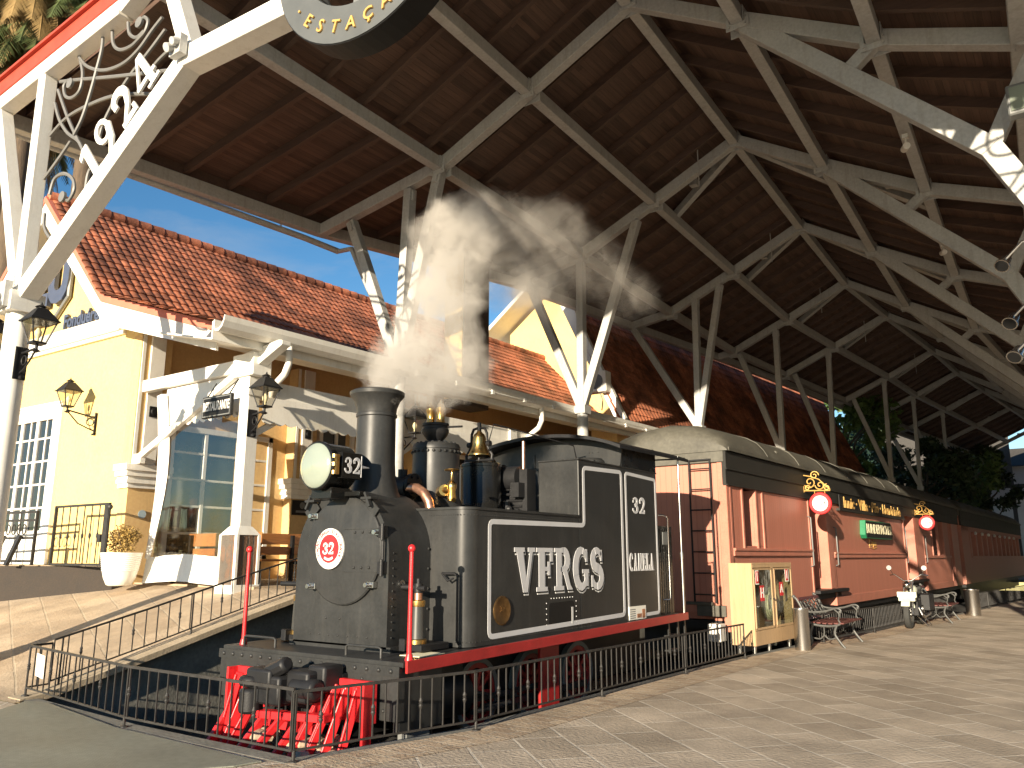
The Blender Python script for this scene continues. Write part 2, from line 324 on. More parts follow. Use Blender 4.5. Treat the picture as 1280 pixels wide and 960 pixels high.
def glyph(c):
    s=.1
    if c=='V': return .86,[[(.06,1),(.34,1),(.54,0),(.36,0)],[(.66,1),(.78,1),(.54,0),(.47,.18)],rect(0,.9,.42,1),rect(.56,.9,.86,1)]
    if c=='F': return .74,[rect(.1,0,.36,1),rect(0,0,.48,s),rect(0,.9,.72,1),rect(.6,.68,.72,.95),rect(.34,.46,.56,.56),rect(.5,.36,.6,.68)]
    if c=='R': return .84,[rect(.1,0,.34,1),rect(0,0,.44,s),rect(0,.9,.4,1)]+ribbon([(.3,.95)]+arc(.42,.72,.2,.23,90,-90)+[(.3,.49)],.1,.1,.24)+[[(.38,.5),(.58,.5),(.74,.12),(.86,.0),(.62,0)]]
    if c=='G': return .82,ribbon(arc(.42,.5,.3,.45,40,325,16),.1,.12,.26)+[rect(.46,.38,.8,.48),rect(.56,.06,.76,.42),rect(.62,.66,.72,.98)]
    if c=='S': return .72,ribbon(arc(.36,.73,.22,.22,25,250,10)+arc(.36,.27,.24,.23,80,-160,10),.12,.12,.26)+[rect(.54,.68,.63,.97),rect(.06,.03,.15,.32)]
    if c=='3': return .62,ribbon(arc(.28,.74,.2,.21,150,-80,10)+arc(.28,.26,.23,.22,75,-150,10),.1,.1,.2)+[rect(.04,.66,.16,.82),rect(.0,.14,.12,.3)]
    if c=='2': return .64,ribbon(arc(.3,.71,.22,.24,170,-15,10)+[(.42,.42),(.14,.1)],.12,.1,.22)+[rect(.04,0,.56,.14),rect(.49,.0,.58,.26),rect(.04,.64,.18,.78)]
    if c=='1': return .46,[rect(.14,0,.34,1),rect(.02,0,.46,.09),[(.0,.74),(.14,.8),(.14,.98),(.0,.88)]]
    if c=='9': return .66,ribbon(arc(.3,.68,.2,.27,0,360,18),.12,.12)+[[(.42,.68),(.6,.68),(.5,.25),(.28,0),(.14,.0),(.34,.3)]]
    if c=='4': return .7,[rect(.4,0,.58,1),rect(.28,0,.7,.08),rect(.02,.24,.68,.34),[(.02,.3),(.1,.3),(.46,1),(.4,1)]]
    if c=='C': return .66,ribbon(arc(.34,.5,.25,.45,50,310,14),.1,.1,.2)+[rect(.5,.66,.58,.96)]
    if c=='A': return .74,[[(.28,1),(.44,1),(.66,0),(.44,0)],[(.32,.9),(.3,.7),(.2,0),(.11,0)],rect(.18,.26,.5,.34),rect(0,0,.3,.07),rect(.36,0,.74,.07)]
    if c=='N': return .78,[rect(.1,0,.2,1),rect(.58,0,.68,1),[(.08,1),(.28,1),(.68,0),(.52,0)],rect(0,0,.3,.07),rect(.48,.93,.78,1)]
    if c=='E': return .68,[rect(.1,0,.3,1),rect(0,0,.62,.1),rect(0,.9,.6,1),rect(.5,.7,.6,1),rect(.54,0,.64,.3),rect(.3,.46,.48,.54),rect(.42,.36,.5,.64)]
    if c=='L': return .66,[rect(.1,0,.3,1),rect(0,.92,.42,1),rect(0,0,.62,.1),rect(.52,0,.62,.34)]
    return .4,[]
def slab(mb,s,o,rt,up,h,xs=1.,depth=.006,gap=.08,off=(0,0),base=0.):
    o=V(o);rt=V(rt).normalized();up=V(up).normalized();n=rt.cross(up);x=0;k=0
    for c in s:
        w,ps=glyph(c)
        for p in ps:
            d=depth+k%7*.0004; k+=1
            mb.prism([o+rt*((x+a)*h*xs+off[0])+up*(b*h+off[1])+n*base for a,b in p],n*d)
        x+=w+gap
    return x*h*xs
def ribbon3(mb,pts,w,n,depth):
    """flat strip of width w along a 3D path lying in the plane with normal n (mitred)"""
    pts=[V(p) for p in pts]; n=V(n).normalized(); A=[];B=[];N=len(pts);cl=(pts[0]-pts[-1]).length<1e-6
    if cl: pts=pts[:-1]; N-=1
    for i in range(N):
        a=pts[i-1] if (i>0 or cl) else None; b=pts[(i+1)%N] if (i<N-1 or cl) else None
        d1=(pts[i]-a).normalized() if a is not None else None; d2=(b-pts[i]).normalized() if b is not None else None
        d1=d1 if d1 is not None else d2; d2=d2 if d2 is not None else d1
        s1=n.cross(d1);s2=n.cross(d2);m=(s1+s2).normalized();l=w/2/max(.3,m.dot(s1)); A.append(pts[i]+m*l);B.append(pts[i]-m*l)
    M=N if cl else N-1
    vs=[];fs=[]
    for i in range(N): vs+=[A[i],B[i],A[i]+n*depth,B[i]+n*depth]
    for i in range(M):
        a=4*i;b=4*((i+1)%N); fs+=[(a,b,b+1,a+1),(a+2,a+3,b+3,b+2),(a,a+2,b+2,b),(a+1,b+1,b+3,a+3)]
    if not cl: fs+=[(0,1,3,2),(4*N-4,4*N-2,4*N-1,4*N-3)]
    mb.add(vs,fs)
def rounded(pts,r,n=4,closed=True):
    pts=[V(p) for p in pts]; out=[];N=len(pts)
    for i in range(N):
        if not closed and i in(0,N-1): out.append(pts[i]);continue
        p=pts[i];a=(pts[i-1]-p).normalized();b=(pts[(i+1)%N]-p).normalized()
        for k in range(n+1):
            t=k/n; q0=p+a*r;q2=p+b*r
            out.append(q0*(1-t)**2+p*2*t*(1-t)+q2*t*t)
    if closed: out.append(out[0].copy())
    return out
# ------------------------------------------------------------------ camera, sun, sky
cam=bpy.data.cameras.new('camera'); co=bpy.data.objects.new('camera',cam); col.objects.link(co)
cam.sensor_width=36; cam.lens=36*1000/1280; cam.clip_end=4000; cam.clip_start=.05
PITCH=R(12.13);YAW=R(35.27)
co.location=(0,0,1.6); co.rotation_euler=(PI/2+PITCH,0,YAW); S.camera=co
AZ=R(9.5); EL=R(12.5)
sd=V((math.sin(AZ)*math.cos(EL),-math.cos(AZ)*math.cos(EL),math.sin(EL)))
sl=bpy.data.lights.new('sun','SUN'); sl.energy=5.0; sl.angle=R(.53); sl.color=(1,.86,.66)
so=bpy.data.objects.new('sun',sl); col.objects.link(so); so.rotation_euler=sd.to_track_quat('Z','Y').to_euler(); so.location=(10,-40,30)
w=bpy.data.worlds.new('World'); S.world=w; w.use_nodes=True; nt=w.node_tree
sky=nt.nodes.new('ShaderNodeTexSky'); sky.sky_type='NISHITA'; sky.sun_disc=False; sky.sun_elevation=EL
sky.sun_rotation=math.atan2(sd.x,sd.y); sky.air_density=1.0; sky.dust_density=.15; sky.ozone_density=1.6; sky.altitude=830
bg=nt.nodes['Background']; bg.inputs['Strength'].default_value=.075
# thin high cloud in the sky itself
tc=nt.nodes.new('ShaderNodeTexCoord'); mp=nt.nodes.new('ShaderNodeMapping'); mp.inputs['Scale'].default_value=(1.6,1.6,4.5); nt.links.new(tc.outputs['Generated'],mp.inputs['Vector'])
nz=nt.nodes.new('ShaderNodeTexNoise'); nz.inputs['Scale'].default_value=2.2; nz.inputs['Detail'].default_value=9; nz.inputs['Roughness'].default_value=.6; nz.inputs['Distortion'].default_value=.6; nt.links.new(mp.outputs['Vector'],nz.inputs['Vector'])
cr=nt.nodes.new('ShaderNodeValToRGB'); cr.color_ramp.elements[0].position=.50; cr.color_ramp.elements[1].position=.78; nt.links.new(nz.outputs['Fac'],cr.inputs['Fac'])
ml=nt.nodes.new('ShaderNodeMath'); ml.operation='MULTIPLY'; ml.inputs[1].default_value=.38; nt.links.new(cr.outputs['Color'],ml.inputs[0])
mx=nt.nodes.new('ShaderNodeMix'); mx.data_type='RGBA'; nt.links.new(ml.outputs[0],mx.inputs['Factor']); hsv=nt.nodes.new('ShaderNodeHueSaturation'); hsv.inputs['Saturation'].default_value=1.3; nt.links.new(sky.outputs[0],hsv.inputs['Color']); nt.links.new(hsv.outputs['Color'],mx.inputs['A'])
mx.inputs['B'].default_value=(3.6,3.5,3.4,1)
nt.links.new(mx.outputs['Result'],bg.inputs['Color'])
S.view_settings.view_transform='Standard'; S.view_settings.look='None'; S.view_settings.gamma=1; S.view_settings.exposure=1.27
S.view_settings.use_curve_mapping=False
S.render.engine='CYCLES'; S.cycles.use_denoising=True; S.cycles.max_bounces=8; S.cycles.diffuse_bounces=5; S.cycles.transparent_max_bounces=16
S.cycles.volume_bounces=1; S.cycles.volume_step_rate=2.0; S.cycles.sample_clamp_indirect=8

# ------------------------------------------------------------------ ground
def ramp(y): 
    t=(y-4.75)/4.2
    return 0 if t<=0 else (1.06 if t>=1 else 1.06*(t*.85+.15*t*t*(3-2*t)))
EDGE=[(-5.36,4.55),(-4.93,6.31),(-4.86,8.65),(-4.80,10.9),(-4.71,13.0),(-4.45,15.8),(-3.98,19),(-3.83,21.0),(-3.2,26),(-2.4,34),(-1.4,45),(0,60)]
m=MB()
# front platform, right platform (one sheet each, meeting edge to edge)
m.poly([(-60,-60,0),(60,-60,0),(60,4.5,0),(-5.33,4.5,0),(-9.9,4.5,0),(-60,4.5,0)])
prev=(-5.33,4.5)
for a in EDGE:
    m.poly([(prev[0],prev[1],0),(60,prev[1],0),(60,a[1],0),(a[0],a[1],0)]); prev=a
m.poly([(-60,60,0),(60,60,0),(60,400,0),(-60,400,0)])
m.poly([(-400,-400,-.01),(400,-400,-.01),(400,-60,-.01),(-400,-60,-.01)])
m.poly([(60,-60,-.01),(400,-60,-.01),(400,400,-.01),(60,400,-.01)])
tag(build(m,'platform_paving',PAVE),kind='structure')
m=MB()
for i in range(len(EDGE)-4):
    a=EDGE[i];b=EDGE[i+1]; m.poly([(a[0],a[1],.004),(a[0]+.5,a[1]-.05,.004),(b[0]+.5,b[1]-.05,.004),(b[0],b[1],.004)])
m.poly([(-5.36,4.55,.004),(-5.5,4.25,.004),(-4.86,4.05,.004),(-4.86,4.5,.004)])
tag(build(m,'paving_border',PAVEB),kind='structure')
m=MB(); ys=[4.5+.2*i for i in range(30)]+[10.5+1.2*i for i in range(60)]; xs=[-70,-40,-22,-16,-13,-11.5,-10.32]
for j in range(len(ys)-1):
    for i in range(len(xs)-1):
        q=[(xs[i],ys[j]),(xs[i+1],ys[j]),(xs[i+1],ys[j+1]),(xs[i],ys[j+1])]
        q=[(x+(.37*(1-min(1,(y-4.5)/.5)) if x==-10.32 else 0),y) for x,y in q]
        m.poly([(x,y,ramp(y)+.004) for x,y in q])
tag(build(m,'ramp_path',PAVEL,smooth=True),kind='structure')
m=MB(); m.box((-10.3,4.6,-.75),(-.5,62,-.58)); tag(build(m,'track_bed',BALLAST),kind='structure')
# checker plate
m=MB(); pl=[(-9.55,4.15),(-9.93,4.62),(-9.6,4.7),(-7.75,4.44),(-5.55,4.42),(-5.6,4.2),(-6.35,3.2),(-7.2,2.0),(-8.9,2.6)]
m.prism([(x,y,.004) for x,y in pl],(0,0,.012))
tag(build(m,'checker_plate_cover',CHECK,bevel=.003),'grey green metal checker plate lying in front of the train pit','metal plate')
# retaining walls of the pit
t=thing('retaining_wall','dark mottled concrete wall along the sloping left side of the train pit','wall',(-10.3,5,-.6))
m=MB(); n=24; top=[];prof=[]
yy=[4.62+i*.25 for i in range(30)]+[13,20,40,60]
prof=[V((-10.24,y,ramp(y)-.05)) for y in yy]
m.prism([V((-10.24,60,-.6)),V((-10.24,4.62,-.6))]+prof,(-.2,0,0)); build(m,'wall',CONC,t)
m=MB()
for a,b in zip(yy[:-1],yy[1:]): m.beam((-10.22,a,ramp(a)-.02),(-10.22,b,ramp(b)-.02),.3,.07)
build(m,'coping',CAP,t)
t=thing('pit_front_wall','low dark concrete wall closing the front end of the train pit','wall',(-8,4.6,-.6))
m=MB(); F=[(-10.44,4.98),(-10.26,4.66),(-7.72,4.50),(-5.4,4.52)]
for a,b in zip(F[:-1],F[1:]): m.hexa([V((a[0],a[1],-.6)),V((b[0],b[1],-.6)),V((b[0],b[1]+.16,-.6)),V((a[0],a[1]+.16,-.6)),V((a[0],a[1],.0)),V((b[0],b[1],.0)),V((b[0],b[1]+.16,.0)),V((a[0],a[1]+.16,.0))])
build(m,'wall',CONC,t)
t=thing('pit_side_wall','dark concrete edge wall under the long platform railing','wall',(-4.8,9,-.6))
m=MB()
for a,b in zip(EDGE[:-1],EDGE[1:]): m.hexa([V((a[0]-.16,a[1],-.6)),V((a[0],a[1],-.6)),V((b[0],b[1],-.6)),V((b[0]-.16,b[1],-.6)),V((a[0]-.16,a[1],-.004)),V((a[0],a[1],-.004)),V((b[0],b[1],-.004)),V((b[0]-.16,b[1],-.004))])
build(m,'wall',CONC,t)
for k,x in enumerate((-7.6,-6.6)):
    m=MB(); m.box((x-.035,4.75,-.58),(x+.035,60,-.47)); m.box((x-.07,4.76,-.581),(x+.07,59.9,-.56))
    tag(build(m,'rail',DARK),('left','right')[k]+' rusty steel rail of the track under the locomotive','rail','track rails')
# terrace step in front of the facade
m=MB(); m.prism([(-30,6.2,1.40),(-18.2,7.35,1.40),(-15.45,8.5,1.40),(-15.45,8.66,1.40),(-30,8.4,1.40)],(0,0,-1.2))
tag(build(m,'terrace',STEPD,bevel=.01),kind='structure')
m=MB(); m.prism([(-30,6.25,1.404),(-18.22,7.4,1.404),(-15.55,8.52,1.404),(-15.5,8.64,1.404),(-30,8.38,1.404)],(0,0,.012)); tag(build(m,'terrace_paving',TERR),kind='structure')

# ------------------------------------------------------------------ railings
BAL=None
def railing(name,label,pts,base,top,step,posts,mt,knob=4,low=.09):
    """pts: ground polyline; base(x,y) ground height"""
    t=thing(name,label,'railing',(*pts[0],base(*pts[0])),'railings round the train pit')
    P=[V((x,y,base(x,y))) for x,y in pts]
    for nm,h,wd,ht in (('top_rail',top,.018,.024),('bottom_rail',low,.016,.017)):
        m=MB()
        for a,b in zip(P[:-1],P[1:]): m.beam(a+V((0,0,h)),b+V((0,0,h)),wd,ht)
        build(m,nm,mt,t)
    m=MB(); m.box((-.0058,-.0058,low),(.0058,.0058,top)); b0=None; b1=None
    k=0
    def loc(s):
        for a,b in zip(P[:-1],P[1:]):
            l=(b-a).length
            if s<=l: return a+(b-a)*(s/l)
            s-=l
        return P[-1]
    L=sum((b-a).length for a,b in zip(P[:-1],P[1:])); n=int(L/step)
    for i in range(n+1):
        p=loc(i*step)
        if knob and i%knob==2:
            if b1 is None:
                mm=MB(); mm.box((-.006,-.006,low),(.006,.006,top)); mm.lathe([(.008,-.05),(.02,-.02),(.013,-.005),(.022,.0),(.013,.006),(.02,.022),(.008,.05)],(0,0,(low+top)/2),n=8)
                o=b1=build(mm,'knobbed_baluster',mt,t,loc=(0,0,0))
            else: o=b1.copy(); col.objects.link(o); o.parent=t
        else:
            if b0 is None: o=b0=build(m,'baluster',mt,t,loc=(0,0,0))
            else: o=b0.copy(); col.objects.link(o); o.parent=t
        o.location=p-V(t.location)
    f0=None
    for s in posts:
        p=loc(s)
        if f0 is None:
            mm=MB(); mm.cyl((0,0,-.02),(0,0,low),.014,8); mm.lathe([(.045,0),(.04,.012),(.016,.02)],(0,0,-.002),n=10); mm.box((-.008,-.008,low),(.008,.008,top-.002))
            o=f0=build(mm,'post_foot',mt,t,loc=(0,0,0))
        else: o=f0.copy(); col.objects.link(o); o.parent=t
        o.location=p-V(t.location)
    return t
flat=lambda x,y:.0
railing('iron_railing','black iron railing along the platform edge beside the locomotive',[(-5.36,4.55),(-4.90,6.31),(-4.83,8.65),(-4.77,10.9),(-4.70,12.6),(-4.68,13.05)],flat,.53,.122,[0.02,1.85,4.15,6.42,8.55],IRON)
railing('iron_railing','black iron railing across the front of the train pit, holding a white paper',[(-10.26,5.0),(-10.2,4.72),(-7.72,4.52),(-5.36,4.55)],lambda x,y:.03 if x<-9 else 0,.55,.155,[.3,2.75],IRON)
railing('iron_railing','black iron railing climbing the ramp on the left of the train pit',[(-10.26,5.02),(-10.28,6.2),(-10.3,7.4),(-10.33,8.7),(-10.36,10.6)],lambda x,y:ramp(y),.56,.17,[.1,1.9,3.8],IRON)
railing('iron_railing','grey iron railing behind the benches under the red carriage',[(-4.35,16.0),(-3.95,19),(-3.8,21.0),(-3.3,25.0)],flat,.52,.11,[.3,3,6,8.8],IRON,knob=5)
railing('iron_railing','far grey iron railing in shade beyond the second bin',[(-3.05,26.6),(-2.55,32),(-2.0,38)],flat,.52,.16,[.3,3,6],IRON,knob=5)
m=MB(); m.prism([(-9.93,4.68,.52),(-9.71,4.665,.50),(-9.69,4.66,.26),(-9.91,4.675,.28)],(0,-.004,0)); tag(build(m,'paper_notice',PAPER),'blank white sheet of paper tied to the front pit railing','notice')

# ------------------------------------------------------------------ canopy
TA=R(1.84)
eu=V((math.cos(TA),math.sin(TA),0)); ev=V((-math.sin(TA),math.cos(TA),0)); Zu=V((0,0,1))
def cw(u,v,z): return eu*u+ev*v+Zu*z
can=thing('station_canopy','huge open gabled station canopy of cream steel and dark boards over the train','canopy',tuple(cw(-12.6,5.6,0)))
ST=[(5.6,0,-14.5),(12.5,0,-13.75),(18.8,0,-12.3),(25.3,0,-11.6),(31.9,.05,-10.75),(37.5,.65,-10.0),(45.7,1.65,-9.0),(52,2.2,-8.5),(58.5,3.1,-7.8),(67,4.3,-6.6),(78,5.8,-5.1)]
def nodes(k):
    v,d,e=ST[k]
    return dict(eL=(e,v,9.86-(-10.1+d-e)*.178),E=(-10.1+d,v,9.86),L=(-7.84+d,v,10.9),R=(-5.55+d,v,12.01),P=(-3.49+d,v,10.75),Q=(-1.4+d,v,9.56),S=(.45+d,v,8.85),eR=(4.7+d,v,7.7))
ORD=['eL','E','L','R','P','Q','S','eR']
N=[nodes(k) for k in range(len(ST))]
def up(p,dz): return (p[0],p[1],p[2]+dz)
# deck
m=MB(); m2=MB()
front=-.06
for k in range(len(ST)-1):
    for i in range(7):
        a,b=N[k][ORD[i]],N[k][ORD[i+1]]; c,d=N[k+1][ORD[i+1]],N[k+1][ORD[i]]
        if k==0: a=(a[0],a[1]+front,a[2]);b=(b[0],b[1]+front,b[2])
        lo=[V(cw(*up(q,.40))) for q in (a,b,c,d)]; hi=[V(cw(*up(q,.47))) for q in (a,b,c,d)]
        m.hexa(lo+hi)
        hi2=[V(cw(*up(q,.473))) for q in (a,b,c,d)]; hh=[V(cw(*up(q,.52))) for q in (a,b,c,d)]
        m2.hexa(hi2+hh)
deck=build(m,'board_ceiling',DECK,can); deck.rotation_euler=(0,0,0)
build(m2,'roof_sheet',FASCRED,can)
# rafters, purlins
BW,BH=.21,.27
def bm(a,b,name,w=BW,h=BH,mt=STEEL,par=can,bev=.008):
    m=MB(); m.beam(cw(*a),cw(*b),w,h); return build(m,name,mt,par,bevel=bev)
def gusset(p,par):
    m=MB(); q=V(cw(*p))
    for s in (-1,1): 
        m.box(q+V((-.2,s*.12-.006,-.22)),q+V((.2,s*.12+.006,.02)))
        for dx in (-.14,.14):
            for dz in (-.16,-.04): m.cyl(q+V((dx,s*.12,dz)),q+V((dx,s*.16,dz)),.018,6)
    for s in (-1,1): m.box(q+V((s*.13-.006,-.2,-.1)),q+V((s*.13+.006,.2,.16)))
    return build(m,'gusset_plate',STEEL,par)
for k in range(len(ST)):
    m=MB()
    seq=['eL','E','L','R','P','Q','S','eR']
    for a,b in zip(seq[:-1],seq[1:]):
        if k==0: continue
        m.beam(cw(*N[k][a]),cw(*N[k][b]),BW,BH)
    if k>0: build(m,'rafter',STEEL,can,bevel=.008)
    if 0<k<6:
        for q in ('E','L','R','P','Q'): gusset(N[k][q],can)
    # second pair hung just behind the principal rafter
    if k>=2:
        m=MB(); 
        for a,b,c in (('R','L',1.),('R','P',1.),('P','Q',.0)):
            A=V(N[k][a]);B=V(N[k][b]); 
            m.beam(cw(*(A+V((0,.35,.1)))),cw(*(B+V((.0,1.5,.16)))),.16,.2)
            for f in (.35,.62):
                p=A.lerp(B,f)+V((0,.75,.22)); m.box(V(cw(*p))-V((.1,.1,.1)),V(cw(*p))+V((.1,.1,.1)))
        build(m,'secondary_rafter',STEEL,can)
    if 2<=k<=6:
        m=MB(); p=V(N[k]['R']).lerp(V(N[k]['L']),.38)+V((0,-.4,0)); m.cyl(V(cw(*p))+V((0,0,.4)),V(cw(*p))+V((0,0,-.75)),.014,6); build(m,'hanging_rod',STEEL,can)
    if k>0:
        for nm in ('eL','E','L','R','P','Q','S','eR'):
            a,b=N[k-1][nm],N[k][nm]
            o=bm(up(a,.02 if nm!='R' else -.02),up(b,.02 if nm!='R' else -.02),'ridge_beam' if nm=='R' else ('eave_beam' if nm in('eL','eR') else 'purlin'))
# joists
for k in range(len(ST)-1):
    nj=7 if k==0 else 6
    for j in range(nj):
        f=(j+.5)/nj
        pts=[V(N[k][o]).lerp(V(N[k+1][o]),f) for o in ORD]
        for half in (pts[:4],pts[3:]):
            m=MB()
            for a,b in zip(half[:-1],half[1:]): m.beam(cw(*(a+V((0,0,.30)))),cw(*(b+V((0,0,.30)))),.09,.2)
            build(m,'roof_joist',JOIST,can)
for k in range(len(ST)-1):
    a,b=N[k]['eL'],N[k+1]['eL']; m=MB(); m.beam(cw(*up(a,.275)),cw(*up(b,.275)),.05,.26); build(m,'eave_board',JOIST,can)
    a,b=N[k]['eR'],N[k+1]['eR']; m=MB(); m.beam(cw(*up(a,.275)),cw(*up(b,.275)),.05,.26); build(m,'eave_board',JOIST,can)
# left V columns
def vcol(base,tops,k,foot,wd=.2,lit=True):
    m=MB(); b=cw(*base); m.box(b+V((-.17,-.17,-.16)),b+V((.17,.17,.06))); m.cyl(b+V((0,0,-.16)),b+V((0,0,foot-base[2])),.15,16)
    c=build(m,'column',STEEL,can,smooth=True)
    for tp in tops:
        m=MB(); a=V(base);q=V(tp); m.beam(cw(*(a+V((0,0,.0)))),cw(*q),wd,wd*1.1)
        e=(q-a).normalized(); m.beam(cw(*(q-e*.28)),cw(*(q-e*.05)),wd*1.3,wd*.5)
        build(m,'column_leg',STEEL,c,bevel=.008)
    return c
vcol((-11.13,12.5,5.52),[(-12.72,12.5,9.2),(-10.96,12.5,9.55),(-10.12,12.5,9.75)],1,1.0)
vcol((-10.13,18.8,5.5),[(-11.83,18.8,9.42),(-10.1,18.8,9.7),(-8.35,18.8,10.5)],2,1.0)
vcol((-9.27,25.3,5.75),[(-11.5,25.3,9.5),(-9.18,25.3,10.2),(-8.3,25.3,10.55)],3,0)
vcol((-8.33,31.9,5.44),[(-9.8,31.9,9.75),(-8.28,31.9,10.55)],4,0)
vcol((-7.6,37.5,5.44),[(-9.0,37.5,9.85),(-7.45,37.5,10.7)],5,0)
vcol((-6.5,45.7,5.5),[(-8.0,45.7,9.9),(-6.4,45.7,10.75)],6,0)
vcol((-5.9,52,5.5),[(-7.6,52,9.8),(-5.8,52,10.7)],7,0)
vcol((-5.0,58.5,5.5),[(-6.5,58.5,9.8),(-4.9,58.5,10.7)],8,0)
# right trusses and columns
for k in range(1,len(ST)):
    v,d,e=ST[k]; m=MB()
    K=(-.05+d,v,7.27);P=(-3.4+d,v,10.62);Q=(-1.4+d,v,9.5)
    m.beam(cw(*P),cw(*K),.2,.3); f=V(P).lerp(V(K),.46); m.beam(cw(*Q),cw(*(f+V((-.05,0,0)))),.18,.2)
    m.beam(cw(*K),cw(.62+d,v,8.6),.18,.22); m.beam(cw(*K),cw(1.2+d,v,4.6),.2,.3)
    build(m,'chord_brace',STEEL,can,bevel=.008)
    m=MB(); b=cw(1.2+d,v,4.6); m.cyl(b,b+V((0,0,-4.62)),.15,16); m.box(b+V((-.17,-.17,-.1)),b+V((.17,.17,.12))); c=build(m,'column',STEEL,can,smooth=True)
    m=MB(); m.beam(cw(1.2+d,v,4.6),cw(1.25+d,v,8.6),.2,.22); build(m,'column_leg',STEEL,c,bevel=.008)
    m=MB(); m.beam(cw(1.2+d,v,4.6),cw(2.2+d,v,8.4),.2,.22); build(m,'column_leg',STEEL,c,bevel=.008)
# front gable frame
v=5.6; fr=can
def fb(a,b,name,w=.34,h=.34,par=can,dv=0): 
    m=MB(); m.beam(cw(a[0],v+dv,a[1]),cw(b[0],v+dv,b[1]),w,h,up=tuple(ev)); return build(m,name,W,par,bevel=.012)
chordL=[(-15.1,9.23),(-10.55,9.75),(-5.45,12.05)]; 
fb((-15.2,9.04),(-10.6,9.56),'gable_chord',.25,.25); fb((-10.6,9.56),(-5.45,12.02),'gable_chord',.25,.25); fb((-5.45,12.02),(-.3,9.6),'gable_chord',.25,.25); fb((-.3,9.78),(3.4,9.34),'gable_chord',.25,.25)
m=MB()
for a,b in (((-15.3,9.32),(-10.6,9.83)),((-10.6,9.83),(-5.45,12.29)),((-5.45,12.29),(-.3,9.87)),((-.3,10.06),(3.4,9.62))): m.beam(cw(a[0],v-.12,a[1]),cw(b[0],v-.12,b[1]),.04,.30,up=(0,0,1)) ; m.beam(cw(a[0],v-.1,a[1]+.14),cw(b[0],v-.1,b[1]+.14),.2,.05)
build(m,'red_fascia',FASCRED,can,bevel=.006)
c0=None
for mir in (0,1):
    fx=(lambda u:u) if not mir else (lambda u:-10.9-u)
    bx_,bz=-12.65,5.38
    if mir: bx_=-13.5
    m=MB(); q=cw(fx(bx_),v,bz); m.box(q+V((-.24,-.24,-.2)),q+V((.24,.24,.1))); g=cw(fx(bx_)*1.0,v,0); m.cyl(q+V((0,0,-.2)),V((q.x,q.y,ramp(q.y) if not mir else -.02)),.175,20)
    m.lathe([(.27,0),(.27,.3),(.22,.36),(.205,.42)],(q.x,q.y,(ramp(q.y)-.05) if not mir else 0),n=20)
    c=build(m,'column',W,can,smooth=True)
    if not mir:
        tg=[(-14.2,9.12),(-12.75,9.38),(-8.77,8.1)]
    else: tg=[(-14.6,9.15),(-13.4,9.3),(-8.77,8.1)]
    for (a,b),wd in zip(tg,(.21,.21,.27)):
        m=MB(); m.beam(cw(fx(bx_),v,bz),cw(fx(a),v,b),wd,wd,up=tuple(ev)); build(m,'column_leg',W,c,bevel=.012)
    m=MB(); m.beam(cw(fx(-8.77),v,8.1),cw(fx(-9.62),v,9.95),.24,.24,up=tuple(ev)); build(m,'strut',W,can,bevel=.012)
    m=MB(); m.beam(cw(fx(-8.9),v,8.06),cw(fx(-6.55),v,8.0),.29,.29,up=tuple(ev)); build(m,'tie_beam',W,can,bevel=.012)
    q=cw(fx(-8.8),v-.22,8.12); m=MB(); m.box(q+V((-.12,-.05,-.12)),q+V((.12,.05,.16))); m.cyl(q+V((-.05,-.05,0)),q+V((-.05,-.14,-.05)),.06,12); m.cyl(q+V((.07,-.05,.04)),q+V((.07,-.14,0)),.05,12); build(m,'cable_clamp',STEEL,can)
# junction hardware at the head of the left column
q=cw(-12.65,v-.26,5.42); m=MB(); m.box(q+V((-.16,-.05,-.2)),q+V((.16,.05,.2)))
for i in range(5): m.ball(q+V((random.uniform(-.2,.2),-.08,random.uniform(-.2,.2))),.07,8,6)
build(m,'cable_clamp',STEEL,can,smooth=True)
# scrolls
SC=[[(-11.24,9.5),(-11.21,9.17),(-11.29,8.83),(-11.4,8.46),(-11.55,8.1),(-11.73,7.89)],[(-11.92,9.32),(-11.59,9.01),(-11.09,8.76),(-10.58,8.68),(-10.19,8.77),(-9.89,8.96),(-9.66,9.08)],[(-10.99,9.42),(-10.91,9.14),(-10.7,8.96),(-10.42,8.91),(-10.22,8.96),(-10.07,9.03),(-10.03,9.17),(-10.14,9.28),(-10.24,9.23)],[(-10.57,9.37),(-10.5,9.16),(-10.3,9.01),(-10.11,9.05)],[(-11.87,9.25),(-11.73,8.94),(-11.75,8.67),(-11.97,8.61),(-12.18,8.71),(-12.27,8.9),(-12.17,8.98),(-12.01,8.9)],[(-12.42,9.05),(-11.71,8.84),(-10.77,8.55),(-9.26,8.11)],[(-12.51,8.7),(-12.3,8.35),(-11.99,8.02),(-11.63,7.77),(-11.43,7.53)],[(-12.54,8.14),(-12.06,8.31),(-11.37,8.31),(-10.71,8.22),(-10.0,8.0),(-9.52,7.83)],[(-12.48,8.93),(-12.06,8.31),(-11.73,7.89),(-11.53,7.65)],[(-11.88,7.85),(-12.15,7.66),(-12.46,7.47),(-12.57,7.41)],[(-12.33,7.08),(-12.23,7.32),(-11.96,7.33),(-11.69,7.17),(-11.6,6.97),(-11.73,6.83),(-11.86,6.91)],[(-12.42,6.79),(-12.37,6.55),(-12.11,6.3),(-11.82,6.23)],[(-9.63,8.9),(-9.98,8.69),(-10.41,8.46),(-10.71,8.22),(-11.0,7.88),(-11.08,7.6)],[(-9.45,8.53),(-9.81,8.41),(-10.15,8.11)],[(-11.3,6.89),(-11.28,7.14),(-11.16,7.28)]]
